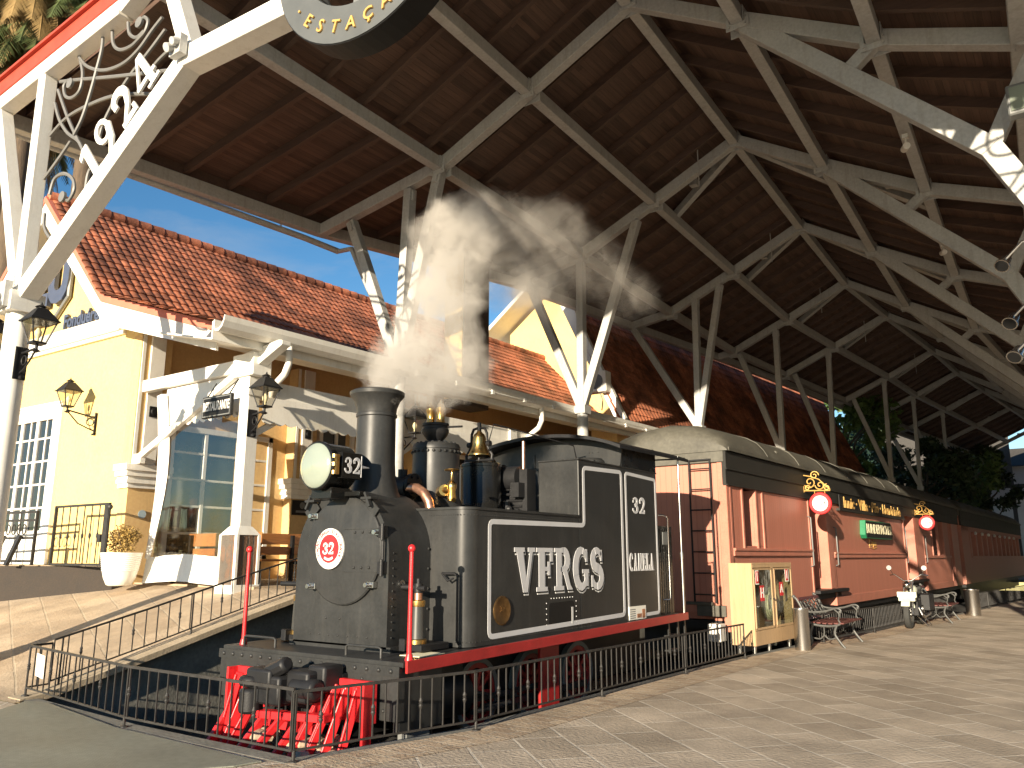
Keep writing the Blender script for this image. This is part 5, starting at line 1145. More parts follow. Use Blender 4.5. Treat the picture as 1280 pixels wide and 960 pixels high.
# hanging restaurant sign
t=thing('hanging_sign','dark rectangular sign reading RESTAURANTE hung under the veranda beam','sign',(-12.6,8.6,4.3))
m=MB(); m.box((-13.06,8.56,4.06),(-12.2,8.62,4.46)); build(m,'board',SIGNBLK,t,bevel=.006)
m=MB(); ribbon3(m,[(-13.03,8.56,4.09),(-12.23,8.56,4.09),(-12.23,8.56,4.43),(-13.03,8.56,4.43),(-13.03,8.56,4.09)],.018,(0,-1,0),.002); build(m,'border',GREYP,t)
m=MB(); text(m,'RESTAURANTE',(-12.63,8.558,4.26),(1,0,0),(0,0,1),.17,.004,.02,.50); build(m,'lettering',W,t)
m=MB(); m.cyl((-12.95,8.59,4.46),(-12.95,8.75,4.75),.012,6); m.cyl((-12.3,8.59,4.46),(-12.3,8.75,4.75),.012,6); build(m,'chain',DARK,t)
# ------------------------------------------------------------------ lanterns
def lantern(lab,base,armdir,reach,zl,h=.62,plate=True,group='wall lanterns',drop=.28):
    """base: point on the wall/post, armdir outward, lamp stands on the arm end"""
    b=V(base);d=V(armdir).normalized(); t=thing('lantern',lab,'lantern',tuple(b),group); s=d.cross(Zu)
    p=b+d*reach; z0=zl
    m=MB()
    if plate:
        for a in (-.07,.07): m.beam(b+s*a+V((0,0,-.32))+d*.01,b+s*a+V((0,0,.14))+d*.01,.02,.02)
        m.beam(b+V((0,0,-.33))+d*.01,b+V((0,0,-.29))+d*.01,.16,.02); m.hexa([b-s*.09+V((0,0,-.34)),b+s*.09+V((0,0,-.34)),b+s*.09+d*.015+V((0,0,-.34)),b-s*.09+d*.015+V((0,0,-.34)),b-s*.09+V((0,0,.15)),b+s*.09+V((0,0,.15)),b+s*.09+d*.015+V((0,0,.15)),b-s*.09+d*.015+V((0,0,.15))])
    q=V((p.x,p.y,z0-.06))
    m.tube([b+d*.02+V((0,0,.06)),b+d*.1+V((0,0,.06)),q],.018,8); m.tube([b+d*.02+V((0,0,-.24)),b+d*.12+V((0,0,-.2)),b+d*(reach*.6)+V((0,0,-.1)),q+V((0,0,-.02))],.014,8)
    ring=[b+d*(.10+.07*math.cos(a))+V((0,0,-.06+.07*math.sin(a))) for a in [2*PI*i/14 for i in range(14)]]; m.tube(ring,.010,6,closed=True)
    m.cyl(q+V((0,0,-.04)),q+V((0,0,.07)),.022,10); m.lathe([(.03,0),(.06,.02),(.02,.05)],q+V((0,0,-.06)),n=10); build(m,'bracket',DARK,t,smooth=True)
    m=MB(); hb=.085;ht=.175; zb=z0+.02; zt=z0+h*.55; zr=z0+h*.86
    for sx_,sy_ in ((-1,-1),(1,-1),(1,1),(-1,1)): m.beam(V((p.x+sx_*hb,p.y+sy_*hb,zb)),V((p.x+sx_*ht,p.y+sy_*ht,zt)),.018,.018)
    m.box((p.x-hb-.01,p.y-hb-.01,zb-.02),(p.x+hb+.01,p.y+hb+.01,zb+.008)); m.box((p.x-ht-.03,p.y-ht-.03,zt-.008),(p.x+ht+.03,p.y+ht+.03,zt+.014))
    k=.07; m.hexa([V((p.x-ht-.02,p.y-ht-.02,zt+.014)),V((p.x+ht+.02,p.y-ht-.02,zt+.014)),V((p.x+ht+.02,p.y+ht+.02,zt+.014)),V((p.x-ht-.02,p.y+ht+.02,zt+.014)),V((p.x-k,p.y-k,zr)),V((p.x+k,p.y-k,zr)),V((p.x+k,p.y+k,zr)),V((p.x-k,p.y+k,zr))])
    m.lathe([(.05,zr),(.05,zr+.02),(.085,zr+.025),(.05,zr+.05),(.015,zr+.07),(.012,zr+.09),(.0,zr+.11)],(p.x,p.y,0),n=12); build(m,'lantern_frame',DARK,t)
    m=MB(); e=.006
    m.hexa([V((p.x-hb+e,p.y-hb+e,zb+.01)),V((p.x+hb-e,p.y-hb+e,zb+.01)),V((p.x+hb-e,p.y+hb-e,zb+.01)),V((p.x-hb+e,p.y+hb-e,zb+.01)),V((p.x-ht+e,p.y-ht+e,zt-.01)),V((p.x+ht-e,p.y-ht+e,zt-.01)),V((p.x+ht-e,p.y+ht-e,zt-.01)),V((p.x-ht+e,p.y+ht-e,zt-.01))]); build(m,'glass',LGLASS,t)
    m=MB(); m.lathe([(.02,zb+.01),(.02,zb+.07),(.045,zb+.11),(.05,zb+.16),(.02,zb+.22),(.0,zb+.225)],(p.x,p.y,0),n=12); build(m,'bulb',CREAM,t,smooth=True)
    return t
lantern('black lantern on the left front canopy post, facing the train',cw(-12.42,5.6,4.48),tuple(eu),.42,4.62)
lantern('black lantern on the outer left side of the front canopy post, cut by the frame',cw(-12.88,5.6,4.48),tuple(-eu),.42,4.62)
lantern('black lantern on the sunlit yellow facade beside the white window',(-17.05,fy(-17.05),4.45),(-.5,-1,0),.55,4.68,plate=True)
lantern('black lantern on the first white veranda column left of the headlamp',(cx(8.82)+.125,8.80,4.0),(1,-.15,0),.42,4.14)
lantern('black lantern on the second veranda column seen behind the steam dome',(cx(12.45)+.125,12.45,4.0),(1,0,0),.42,4.12)
# ------------------------------------------------------------------ planter, gates
t=thing('flower_pot','large white ribbed round pot at the corner of the yellow building','pot',(-15.0,8.3,1.06))
m=MB(); pr=[(.18,0),(.22,.02),(.275,.14),(.305,.26)]
for i in range(8): z=.26+.035*i; pr+=[(.308+.0055*i,z+.005),(.320+.0055*i,z+.017),(.310+.0055*i,z+.031)]
pr+=[(.362,.56),(.367,.60),(.33,.60),(.315,.5)]
m.lathe(pr,(-14.80,8.28,1.06),n=40); build(m,'pot_body',TERRAC,t,smooth=True,ang=50)
m=MB(); m.lathe([(.31,.0),(.31,.02)],(-14.80,8.28,1.57),n=24); build(m,'soil',BALLAST,t)
def leaves(mb,c,rad,n,sz,seed,sq=(1,1,1),hollow=.55):
    rs=random.Random(seed); c=V(c)
    for i in range(n):
        while 1:
            p=V((rs.uniform(-1,1),rs.uniform(-1,1),rs.uniform(-1,1)))
            if hollow<p.length<1: break
        p=V((p.x*rad[0],p.y*rad[1],p.z*rad[2]))+c
        a=V((rs.gauss(0,1),rs.gauss(0,1),rs.gauss(0,1))).normalized(); b=a.cross(V((rs.gauss(0,1),rs.gauss(0,1),rs.gauss(0,1)))).normalized(); s=sz*rs.uniform(.6,1.3)
        mb.add([p-a*s,p-b*s*.45,p+a*s,p+b*s*.45],[(0,1,2,3)])
sh=thing('shrub','round golden leaved shrub growing in the white ribbed pot','shrub',(-14.80,8.28,1.66))
m=MB(); rs=random.Random(2)
for k in range(26):
    a=rs.random()*2*PI; r=rs.random()**.5*.22; z=rs.random(); leaves(m,(-14.80+r*math.cos(a),8.28+r*math.sin(a),1.74+.40*z*(1-r)),(.15,.15,.14),60,.03,k,hollow=.2)
build(m,'foliage',LEAFY,sh)
m=MB()
for k in range(7): a=k*.9; m.tube([(-14.80,8.28,1.62),(-14.80+.1*math.cos(a),8.28+.1*math.sin(a),1.8),(-14.80+.25*math.cos(a),8.28+.25*math.sin(a),2.05)],.012,5)
build(m,'stems',BARK,sh)
def gate(lab,P0,P1,z0,z1,nb,rails,knobs=True,heavy=0):
    A=V((*P0,0));B=V((*P1,0)); t=thing('iron_gate',lab,'gate',(A.x,A.y,z0),'iron gates by the yellow facade'); d=(B-A)
    m=MB()
    for q in (A,B): m.beam(q+V((0,0,z0)),q+V((0,0,z1)),.05+heavy*(q is B),.05)
    for z in rails: m.beam(A+V((0,0,z)),B+V((0,0,z)),.03,.045)
    build(m,'frame',IRON,t)
    for i in range(1,nb):
        q=A+d*(i/nb); m=MB(); m.beam(q+V((0,0,z0+.05)),q+V((0,0,z1)),.016,.016)
        if knobs: zk=z0+(z1-z0)*.48; m.lathe([(.01,-.06),(.026,-.02),(.026,.02),(.01,.06)],q+V((0,0,zk)),n=8)
        build(m,'bar',IRON,t)
    return t
g=gate('dark iron bar gate standing against the sunlit yellow facade wall',(-16.85,7.98),(-14.98,8.02),1.42,2.58,7,(1.44,2.56),heavy=.10)
m=MB(); m.beam((-14.9,8.02,1.3),(-14.9,8.02,2.5),.03,.03); m.ball((-14.9,8.02,2.5),.05,10,8); m.box((-15.2,7.99,1.85),(-15.1,8.04,2.0)); build(m,'latch',IRON,g)
g=gate('dark iron gate with a scroll panel in front of the white window',(-19.6,7.35),(-17.05,7.72),1.42,2.48,5,(1.5,1.95,2.3,2.46),knobs=False)
m=MB()
for i in range(4):
    c=V((-17.9+.17*i,7.58+.025*i,2.12)); m.tube([c+V((.07*math.cos(a),0,.1*math.sin(a))) for a in [2*PI*k/14 for k in range(14)]],.012,5,closed=True)
for x in (-18.1,-17.4): m.beam((x,7.4,1.42),(x,7.6,2.0),.12,.06)
build(m,'scroll_panel',IRON,g)
# ------------------------------------------------------------------ buildings farther along
t=thing('chimney_stack','square yellow chimney with shade painted dark brown on its side rising behind the steam','chimney',(-12.7,15.8,5.4))
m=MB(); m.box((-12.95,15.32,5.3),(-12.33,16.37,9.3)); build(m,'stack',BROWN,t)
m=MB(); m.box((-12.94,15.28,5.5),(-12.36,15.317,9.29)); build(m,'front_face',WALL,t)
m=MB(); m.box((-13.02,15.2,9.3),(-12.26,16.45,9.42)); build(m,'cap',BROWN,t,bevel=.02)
t=thing('gabled_building','tall yellow gabled building with white eaves behind the lower tiled roof','building',(-16,28,1))
m=MB(); GY=28
m.prism([(-19.9,GY,1),(-13.0,GY,1),(-13.0,GY,15.2),(-14.5,GY,15.2),(-19.9,GY,11.2)],(0,6,0)); build(m,'wall',WALL,t)
m=MB()
for a,b in (((-21.3,10.45),(-14.3,15.7)),((-14.3,15.7),(-12.5,15.4))):
    m.hexa([V((a[0],GY-1.2,a[1]-.1)),V((b[0],GY-1.2,b[1]-.1)),V((b[0],GY+6,b[1]-.1)),V((a[0],GY+6,a[1]-.1)),V((a[0],GY-1.2,a[1]+.1)),V((b[0],GY-1.2,b[1]+.1)),V((b[0],GY+6,b[1]+.1)),V((a[0],GY+6,a[1]+.1))])
m.box((-21.3,GY-1.2,10.1),(-19.9,GY+2,10.22)); build(m,'eaves',W,t,bevel=.01)
t2=thing('air_conditioner','white air conditioner box on the yellow wall beside the steep tiled roof','air conditioner',(-10.9,21.4,6.6))
m=MB(); m.box((-12.2,21.25,6.55),(-11.5,21.6,7.2)); build(m,'case',W,t2,bevel=.02); m=MB(); m.lathe([(.24,0),(.24,.012),(.2,.012)],(-11.85,21.25,6.88),(0,-1,0),20); m.tube([(-11.8,21.4,6.55),(-11.7,21.4,6.3),(-11.8,21.5,6.0)],.02,6); build(m,'grille',GREYP,t2)
# long steep-roofed wing
t=thing('mansard_wing','long building wing with steep red tiled roof and white verge under the canopy','building',(-12.2,23,1))
ax=V((.09,1,0)).normalized(); o=V((-11.40,21.7,0))
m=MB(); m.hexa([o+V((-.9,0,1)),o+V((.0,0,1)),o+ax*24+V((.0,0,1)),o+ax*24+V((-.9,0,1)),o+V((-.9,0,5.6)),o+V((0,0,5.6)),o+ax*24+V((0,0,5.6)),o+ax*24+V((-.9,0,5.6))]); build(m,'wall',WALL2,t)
tiled('tiled_roof',t,o+V((-2.3,0,0)),ax,24,[(0,10.9),(2.55,5.5)],pitch=.22,course=.32)
m=MB(); m.hexa([o+V((-2.42,-.12,10.75)),o+V((.2,-.12,5.3)),o+V((.2,.05,5.3)),o+V((-2.42,.05,10.75)),o+V((-2.15,-.12,11.1)),o+V((.45,-.12,5.5)),o+V((.45,.05,5.5)),o+V((-2.15,.05,11.1))]); build(m,'verge',W,t)
m=MB(); m.tube([o+V((-2.3,0,11.0)),o+ax*24+V((-2.3,0,11.0))],.14,10); build(m,'ridge_cap',TILE,t,smooth=True)
m=MB(); m.tube([o+V((.35,0,5.45)),o+ax*24+V((.35,0,5.45))],.08,10); build(m,'gutter',W,t,smooth=True)
# ------------------------------------------------------------------ carriages
ca=R(2.2)
def carriage(label,off,L,first):
    t=thing('railway_carriage',label,'carriage',(-5.75+math.sin(ca)*off,15.5+math.cos(ca)*off,0)); t.rotation_euler=(0,0,-ca); ORG[t.name]=V((0,0,0))
    Wd=2.75
    def bx(m,x0,x1,y0,y1,z0,z1): return m.box((x0,y0,z0),(x1,y1,z1))
    m=MB(); bx(m,-Wd+.1,-.42,.12,L-.1,.38,3.6); build(m,'body_core',CARRED,t)
    m=MB(); bx(m,-Wd+.06,-.06,.1,L-.1,.2,.36); bx(m,-Wd+.5,-.4,.6,L-.6,-.35,.2)
    for y in (2.4,4.2,L-4.2,L-2.4):
        for x in (-.55,-Wd+.55): m.lathe([(.36,-.06),(.40,-.06),(.40,.06),(.36,.06)],(x,y,-.08),(1,0,0),24)
    build(m,'underframe',DARK,t)
    # roof loft
    prf=[(.10,0),(.08,.10),(.0,.24),(-.14,.40),(-.36,.53),(-.75,.66),(-Wd/2,.74)]
    prf=prf+[(-Wd-x,z) for x,z in prf[-2::-1]]
    secs=[(-.10,.0,0),(-.09,.40,0),(-.02,.66,0),(.16,.86,0),(.5,.97,0),(1.0,1.,0),(L-1,1,0),(L-.4,.95,0),(L-.05,.75,0),(L+.02,.0,0)]
    m=MB(); K=len(prf)
    for y,s,_ in secs:
        for x,z in prf: m.v.append(V((x if s>.3 else -Wd/2+(x+Wd/2)*.995,y,3.66+z*s)))
    for j in range(len(secs)-1):
        for i in range(K-1): m.f.append((j*K+i,j*K+i+1,(j+1)*K+i+1,(j+1)*K+i))
    rf=build(m,'roof',CARROOF,t,smooth=True,ang=35)
    m=MB()
    for y in [2.2+2.1*i for i in range(int((L-2)/2.1))]: m.tube([(x,y,3.668+z) for x,z in prf],.012,5)
    m.beam((.09,.0,3.70),(.09,L,3.70),.03,.07)
    for y in (3.1,9,15): m.ball((-.05,y,3.94),.05,8,6)
    build(m,'roof_ribs',CARROOF,rf)
    m=MB(); bx(m,-.05,.045,-.06,L,3.30,3.66); bx(m,-.05,.03,-.06,L,2.99,3.30); bx(m,-.04,.06,-.06,L,3.285,3.315); bx(m,-.04,.055,-.06,L,2.97,3.0); bx(m,-Wd-.04,-Wd+.05,0,L,2.99,3.66); build(m,'cornice',CARFASC,t,bevel=.006)
    m=MB(); bx(m,-Wd,-.0,-.085,.1,3.44,3.66); build(m,'end_lintel',CARROOF,t,bevel=.008)
    return t,bx,Wd
t,bx,Wd=carriage('salmon red wooden carriage with signs and open doors behind the locomotive',0,26,True)
c1=t
m=MB(); bx(m,-Wd+.05,-.10,-.02,.10,.52,3.44); build(m,'end_wall',CAREND,t)
m=MB(); bx(m,-.16,.02,-.05,.14,.17,3.44); build(m,'corner_post',CARRED,t,bevel=.01)
m=MB(); bx(m,-Wd,-Wd+.14,-.05,.14,.17,3.44); build(m,'corner_post',CARRED,t,bevel=.01)
m=MB(); bx(m,-.7,-.1,-.10,-.02,.45,.66); bx(m,-.9,-.35,-.16,-.06,.66,.72); build(m,'end_step',CARROOF,t,bevel=.006)
m=MB(); bx(m,-.34,-.08,-.45,-.2,.02,.34); build(m,'white_block',W,t,bevel=.01)
m=MB()
for x in (-.27,-.72): m.beam((x,-.13,.7),(x,-.13,3.5),.03,.02); m.beam((x,-.13,3.5),(x,.0,3.52),.03,.02)
for i in range(7): m.cyl((-.72,-.13,.86+i*.41),(-.27,-.13,.86+i*.41),.013,8)
m.beam((-.72,-.13,3.5),(-.27,-.13,3.5),.02,.03)
build(m,'ladder',DARK,t)
# side panels with two recessed doorways
def panel(y0,y1,z0,z1,mt=CARSIDE,nm='side_panel'):
    m=MB(); bx(m,-.45,.0,y0,y1,z0,z1); return build(m,nm,mt,t)
panel(.12,.80,.35,2.97); panel(1.95,5.05,.35,2.97); panel(.80,1.95,.35,1.80)
m=MB(); bx(m,-.02,.05,.14,5.05,1.60,1.72); bx(m,-.02,.075,.14,5.05,1.70,1.755); bx(m,-.01,.02,.14,5.05,.35,.55); 
for y in (.14,.76,1.52,1.9,5.0): bx(m,-.05,.025,y-.04,y+.04,1.75 if y not in(5.0,) else .36,2.97)
build(m,'belt_moulding',CARRED,t,bevel=.006)
m=MB(); bx(m,-.30,-.26,.8,1.5,1.8,2.97); w1=build(m,'window',GREYP,t); 
m=MB(); bx(m,-.255,-.25,.86,1.44,1.86,2.9); build(m,'pane',GLZ,w1)
m=MB(); bx(m,-.28,.0,1.5,1.95,1.8,2.97); build(m,'window_jamb',CARRED,t,bevel=.01)
panel(6.75,15.2,.35,2.97)
m=MB(); bx(m,-.02,.05,6.8,15.2,1.55,1.67); bx(m,-.02,.075,6.8,15.2,1.65,1.70); bx(m,-.01,.02,6.8,15.2,.35,.58); bx(m,-.03,.03,15.1,15.22,.35,2.97); bx(m,-.03,.03,6.72,6.85,.35,3.0); build(m,'belt_moulding',CARRED,t,bevel=.006)
panel(18.2,19.9,.35,2.97); panel(19.9,22.3,.35,1.62); panel(22.3,23.7,.35,2.97); panel(24.4,25.9,.35,2.97,CARRED)
m=MB(); bx(m,-.02,.05,18.2,23.6,1.52,1.62); bx(m,-.01,.02,18.2,23.6,.35,.58); 
for y in (18.25,19.9,21.1,22.3,23.6): bx(m,-.05,.03,y-.05,y+.05,.4 if y in(18.25,23.6) else 1.6,2.97)
build(m,'belt_moulding',CARRED,t,bevel=.006)
m=MB(); bx(m,-.3,-.26,19.9,22.3,1.62,2.97); build(m,'window',GLZ,t)
for y0,y1,zt in ((5.05,6.35,3.28),(15.25,16.75,3.2)):
    m=MB(); bx(m,-.44,-.38,y0,y1+.2,.8,2.97); 
    for k in range(3): bx(m,-.38,-.36,y0+.1+k*.42,y0+.42+k*.42,.95,1.6); bx(m,-.38,-.36,y0+.1+k*.42,y0+.42+k*.42,1.75,2.8)
    d=build(m,'door',CARRED,t,bevel=.008)
    m=MB(); m.tube([(-.36,y0+.12,1.5),(-.30,y0+.12,1.5),(-.30,y0+.12,1.75)],.014,6); build(m,'handle',BRASS,d)
    m=MB(); m.prism([(-.42,y1,.78),(.03,y1,.78),(.03,y1,zt-.2),(-.1,y1,zt),(-.42,y1,zt-.1)],(0,.42 if y0<10 else 1.4,0)); build(m,'door_jamb',CARRED,t,bevel=.01)
    m=MB(); bx(m,-.42,.16,y0-.05,y1+1.1,.70,.78); bx(m,-.35,.0,y0,y1+.9,.55,.70); build(m,'door_step',DARK,t,bevel=.008)
    m=MB()
    for y,z0,z1 in ((y0-.12,1.35,2.55),(y1+.62 if y0<10 else y1+1.6,1.35,2.35)): m.tube([(.0,y,z0),(.07,y,z0+.03),(.07,y,z1-.03),(.0,y,z1)],.017,8)
    build(m,'grab_rail',GREYP,t,smooth=True)
# black fascia board with gilt words
m=MB(); bx(m,.05,.085,7.5,15.1,2.86,3.24); b=build(m,'name_board',SIGNBLK,t,bevel=.006)
m=MB(); bx(m,.0,.10,7.4,15.15,2.80,2.865); build(m,'board_ledge',CARFASC,b)
m=MB(); text(m,'Innic · Villa · Pão · Hendrinde',(.087,11.2,3.03),(0,1,0),(0,0,1),.30,.012,.02,1.37); build(m,'gilt_lettering',GOLD,b)
# green sign
m=MB(); q=[(9.55,2.2),(9.65,2.62),(12.65,2.62),(12.8,2.5),(12.8,2.2),(12.7,2.10),(9.65,2.10)]; m.prism([(.0,y,z) for y,z in q],(.16,0,0)); gs=build(m,'green_sign',GREEN,t,bevel=.01)
m=MB(); m.prism([(.161,y,z) for y,z in [(9.68,2.13),(9.68,2.59),(12.62,2.59),(12.74,2.48),(12.74,2.2),(12.66,2.13)]],(.006,0,0)); build(m,'sign_face',SIGNBLK,gs)
m=MB(); text(m,'BUNDEMACHER',(.168,11.2,2.37),(0,1,0),(0,0,1),.27,.006,.025,1.12); build(m,'sign_lettering',CREAM,gs)
m=MB(); text(m,'Lojas',(.002,10.9,1.98),(0,1,0),(0,0,1),.2,.012,.02,1.5); m.tube([(.01,10.5,1.86),(.012,10.9,1.8),(.012,11.3,1.86)],.012,5); build(m,'gilt_crest',GOLD,t)
# round projecting signs on gilt brackets
for y,z in ((4.72,2.84),(17.15,2.77)):
    m=MB(); xc=.40; m.lathe([(.0,-.035),(.25,-.035),(.265,-.02),(.265,.02),(.25,.035),(.0,.035)],(xc,y,z),(0,1,0),32); s=build(m,'round_sign',RED,t,smooth=True)
    m=MB(); m.lathe([(.0,-.040),(.185,-.040),(.185,-.036)],(xc,y,z),(0,1,0),32); build(m,'sign_disc',W,s)
    m=MB(); 
    for i,chh in enumerate('CHOCOLATE E CAFÉ'):
        a=R(200-i*14.5); d=V((math.cos(a),0,math.sin(a))); text(m,chh,V((xc,y-.041,z))+d*.15,V((math.sin(a),0,-math.cos(a))),d,.045,.003,.005)
    text(m,'1924',(xc,y-.041,z),(1,0,0),(0,0,1),.10,.003,.01); build(m,'disc_print',GREYP,s)
    m=MB(); 
    def spi(c,r0,r1,a0,turns,n=18): return [V((c[0]+(r0+(r1-r0)*i/n)*math.cos(R(a0+360*turns*i/n)),y,c[1]+(r0+(r1-r0)*i/n)*math.sin(R(a0+360*turns*i/n)))) for i in range(n+1)]
    m.tube([(.02,y,z+.32),(.65,y,z+.30)],.016,6); m.tube([(.02,y,z+.28),(.02,y,z+.72)],.02,6)
    for c,r,a,tn in (((.18,z+.52),.15,200,1.4),((.42,z+.44),.12,180,1.3),((.30,z+.68),.11,0,1.4),((.58,z+.38),.08,90,1.3),((.12,z+.38),.07,0,1.2)): m.tube(spi(c,r,.02,a,tn),.014,5)
    m.tube([(.02,y,z+.7),(.2,y,z+.66),(.4,y,z+.58),(.65,y,z+.32)],.014,6)
    for xx in (.28,.52): m.cyl((xx,y,z+.2),(xx,y,z+.31),.008,5)
    build(m,'sign_bracket',GOLD,t,smooth=True)
# second carriage
t,bx,Wd=carriage('dark red passenger carriage in shade at the far end, with a row of windows',26.9,24,False)
c2=t
m=MB(); bx(m,-.45,0,.0,24,.35,1.55); bx(m,-.45,0,.0,2.2,1.55,2.97); bx(m,-.45,0,.0,24,2.75,2.97); build(m,'side_panel',CARSIDE,t)
for i in range(12):
    y=2.2+i*1.8; m=MB(); bx(m,-.4,.02,y-.12,y+.3,1.55,2.76); bx(m,-.1,.04,y,y+1.8,1.52,1.6); f=build(m,'window_post',CARRED,t,bevel=.008)
    m=MB(); bx(m,-.3,-.27,y+.3,y+1.68,1.6,2.75); build(m,'pane',GLZ,f)
for i in range(8): m=MB(); m.lathe([(.05,0),(.07,.1),(.02,.16)],(.10,3.4+i*2.2,2.62),n=10); build(m,'side_lamp',W,t,smooth=True)
m=MB(); bx(m,-Wd,0,-.05,.1,.35,3.4); build(m,'end_wall',CARRED,t)
# ------------------------------------------------------------------ hydrant cabinet
t=thing('hydrant_cabinet','pale oak fire hydrant cabinet with two glass doors and red signs','cabinet',(-4.95,13.8,0))
d1=V((.065,1,0)).normalized(); n1=V((1,-.065,0)).normalized(); A=V((-4.74,13.76,0)); DP=.42; LN=1.86
def kb(m,a0,a1,d0,d1_,z0,z1):
    return m.hexa([A+d1*a+n1*d+V((0,0,z)) for z in (z0,z1) for a,d in ((a0,d0),(a1,d0),(a1,d1_),(a0,d1_))])
m=MB(); kb(m,0,.03,-DP,0,.12,1.48); kb(m,LN-.03,LN,-DP,0,.12,1.48); kb(m,0.03,LN-.03,-DP,-.0,1.45,1.48); kb(m,0.03,LN-.03,-DP,0,.12,.15); kb(m,.03,LN-.03,-DP,-DP+.02,.15,1.45); body=build(m,'carcass',OAK,t,bevel=.004)
m=MB(); kb(m,.03,LN-.03,-.03,.002,.12,.36); kb(m,.03,LN-.03,-.03,.002,1.40,1.45); kb(m,LN/2-.06,LN/2+.04,-.03,.002,.36,1.40); build(m,'front_frame',OAK,t,bevel=.004)
for i,(a0,a1) in enumerate(((.05,LN/2-.06),(LN/2+.04,LN-.04))):
    m=MB(); kb(m,a0,a0+.03,-.01,.012,.37,1.39) ; kb(m,a1-.05,a1,-.01,.012,.37,1.39); kb(m,a0,a1,-.01,.012,.37,.41); kb(m,a0,a1,-.01,.012,1.36,1.39); d=build(m,'glass_door',OAK,t,bevel=.003)
    m=MB(); kb(m,a0+.03,a1-.05,.0,.004,.41,1.36); build(m,'door_glass',clearfilm('cabinet_glass_%d'%i,(.8,.84,.8),.10),d)
    m=MB(); m.cyl(A+d1*(a1-.03)+n1*.015+V((0,0,.86)),A+d1*(a1-.03)+n1*.05+V((0,0,.86)),.015,8); build(m,'knob',CHROME,d)
m=MB(); 
for k,(a,z,h,w_) in enumerate(((.14,1.14,.20,.12),(.30,.84,.26,.17),(1.20,.90,.24,.16),(1.52,1.16,.20,.12))): kb(m,a,a+w_,.006,.009,z,z+h)
s=build(m,'red_sign',RED,t)
m=MB(); o=A+n1*.0095; text(m,'H',o+d1*.385+V((0,0,.97)),d1,V((0,0,1)),.17,.003,.02); text(m,'I',o+d1*.20+V((0,0,1.24)),d1,V((0,0,1)),.15,.003,.02); text(m,'I',o+d1*1.58+V((0,0,1.26)),d1,V((0,0,1)),.15,.003,.02); text(m,'A',o+d1*1.28+V((0,0,1.02)),d1,V((0,0,1)),.15,.003,.015); build(m,'sign_letters',W,t)
m=MB(); kb(m,.13,.27,.004,.006,1.12,1.38); kb(m,1.50,1.68,.004,.006,1.14,1.38); build(m,'sign_backing',PAPER,t)
m=MB(); c=A+d1*1.3-n1*.25+V((0,0,.75)); 
for k in range(5): m.tube([c+n1*(.02*k)+d1*(.28-.04*k)*math.cos(a)+V((0,0,(.28-.04*k)*math.sin(a))) for a in [2*PI*i/18 for i in range(18)]],.03,6,closed=True)
m.cyl(A+d1*.5-n1*.22+V((0,0,.15)),A+d1*.5-n1*.22+V((0,0,.75)),.09,14); build(m,'fire_hose',CREAM,t,smooth=True)
m=MB()
for a in (.12,.75,LN-.15): 
    p=A+d1*a-n1*.08; m.cyl(p+V((0,0,-.02)),p+V((0,0,.12)),.035,12)
    p=A+d1*a-n1*.34; m.cyl(p+V((0,0,-.02)),p+V((0,0,.12)),.035,12)
build(m,'leg',CHROME,t,smooth=True)
# ------------------------------------------------------------------ bins
def bin_(lab,x,y,r,h):
    t=thing('litter_bin',lab,'bin',(x,y,0),'steel litter bins on the platform')
    m=MB(); m.lathe([(r*.94,0),(r*.96,.02),(r,h-.04),(r*1.03,h-.03),(r*1.03,h),(r*.9,h),(r*.9,h-.1)],(x,y,0),n=32,cap=False); build(m,'bin_body',CHROME,t,smooth=True)
    m=MB(); m.lathe([(.0,h-.1),(r*.9,h-.1),(r*.9,h-.09)],(x,y,0),n=20); build(m,'bin_liner',SIGNBLK,t)
bin_('slim brushed steel bin between the oak cabinet and the first bench',-4.27,14.78,.135,.70)
bin_('brushed steel bin beyond the second bench at the shade edge',-2.80,25.8,.19,.70)
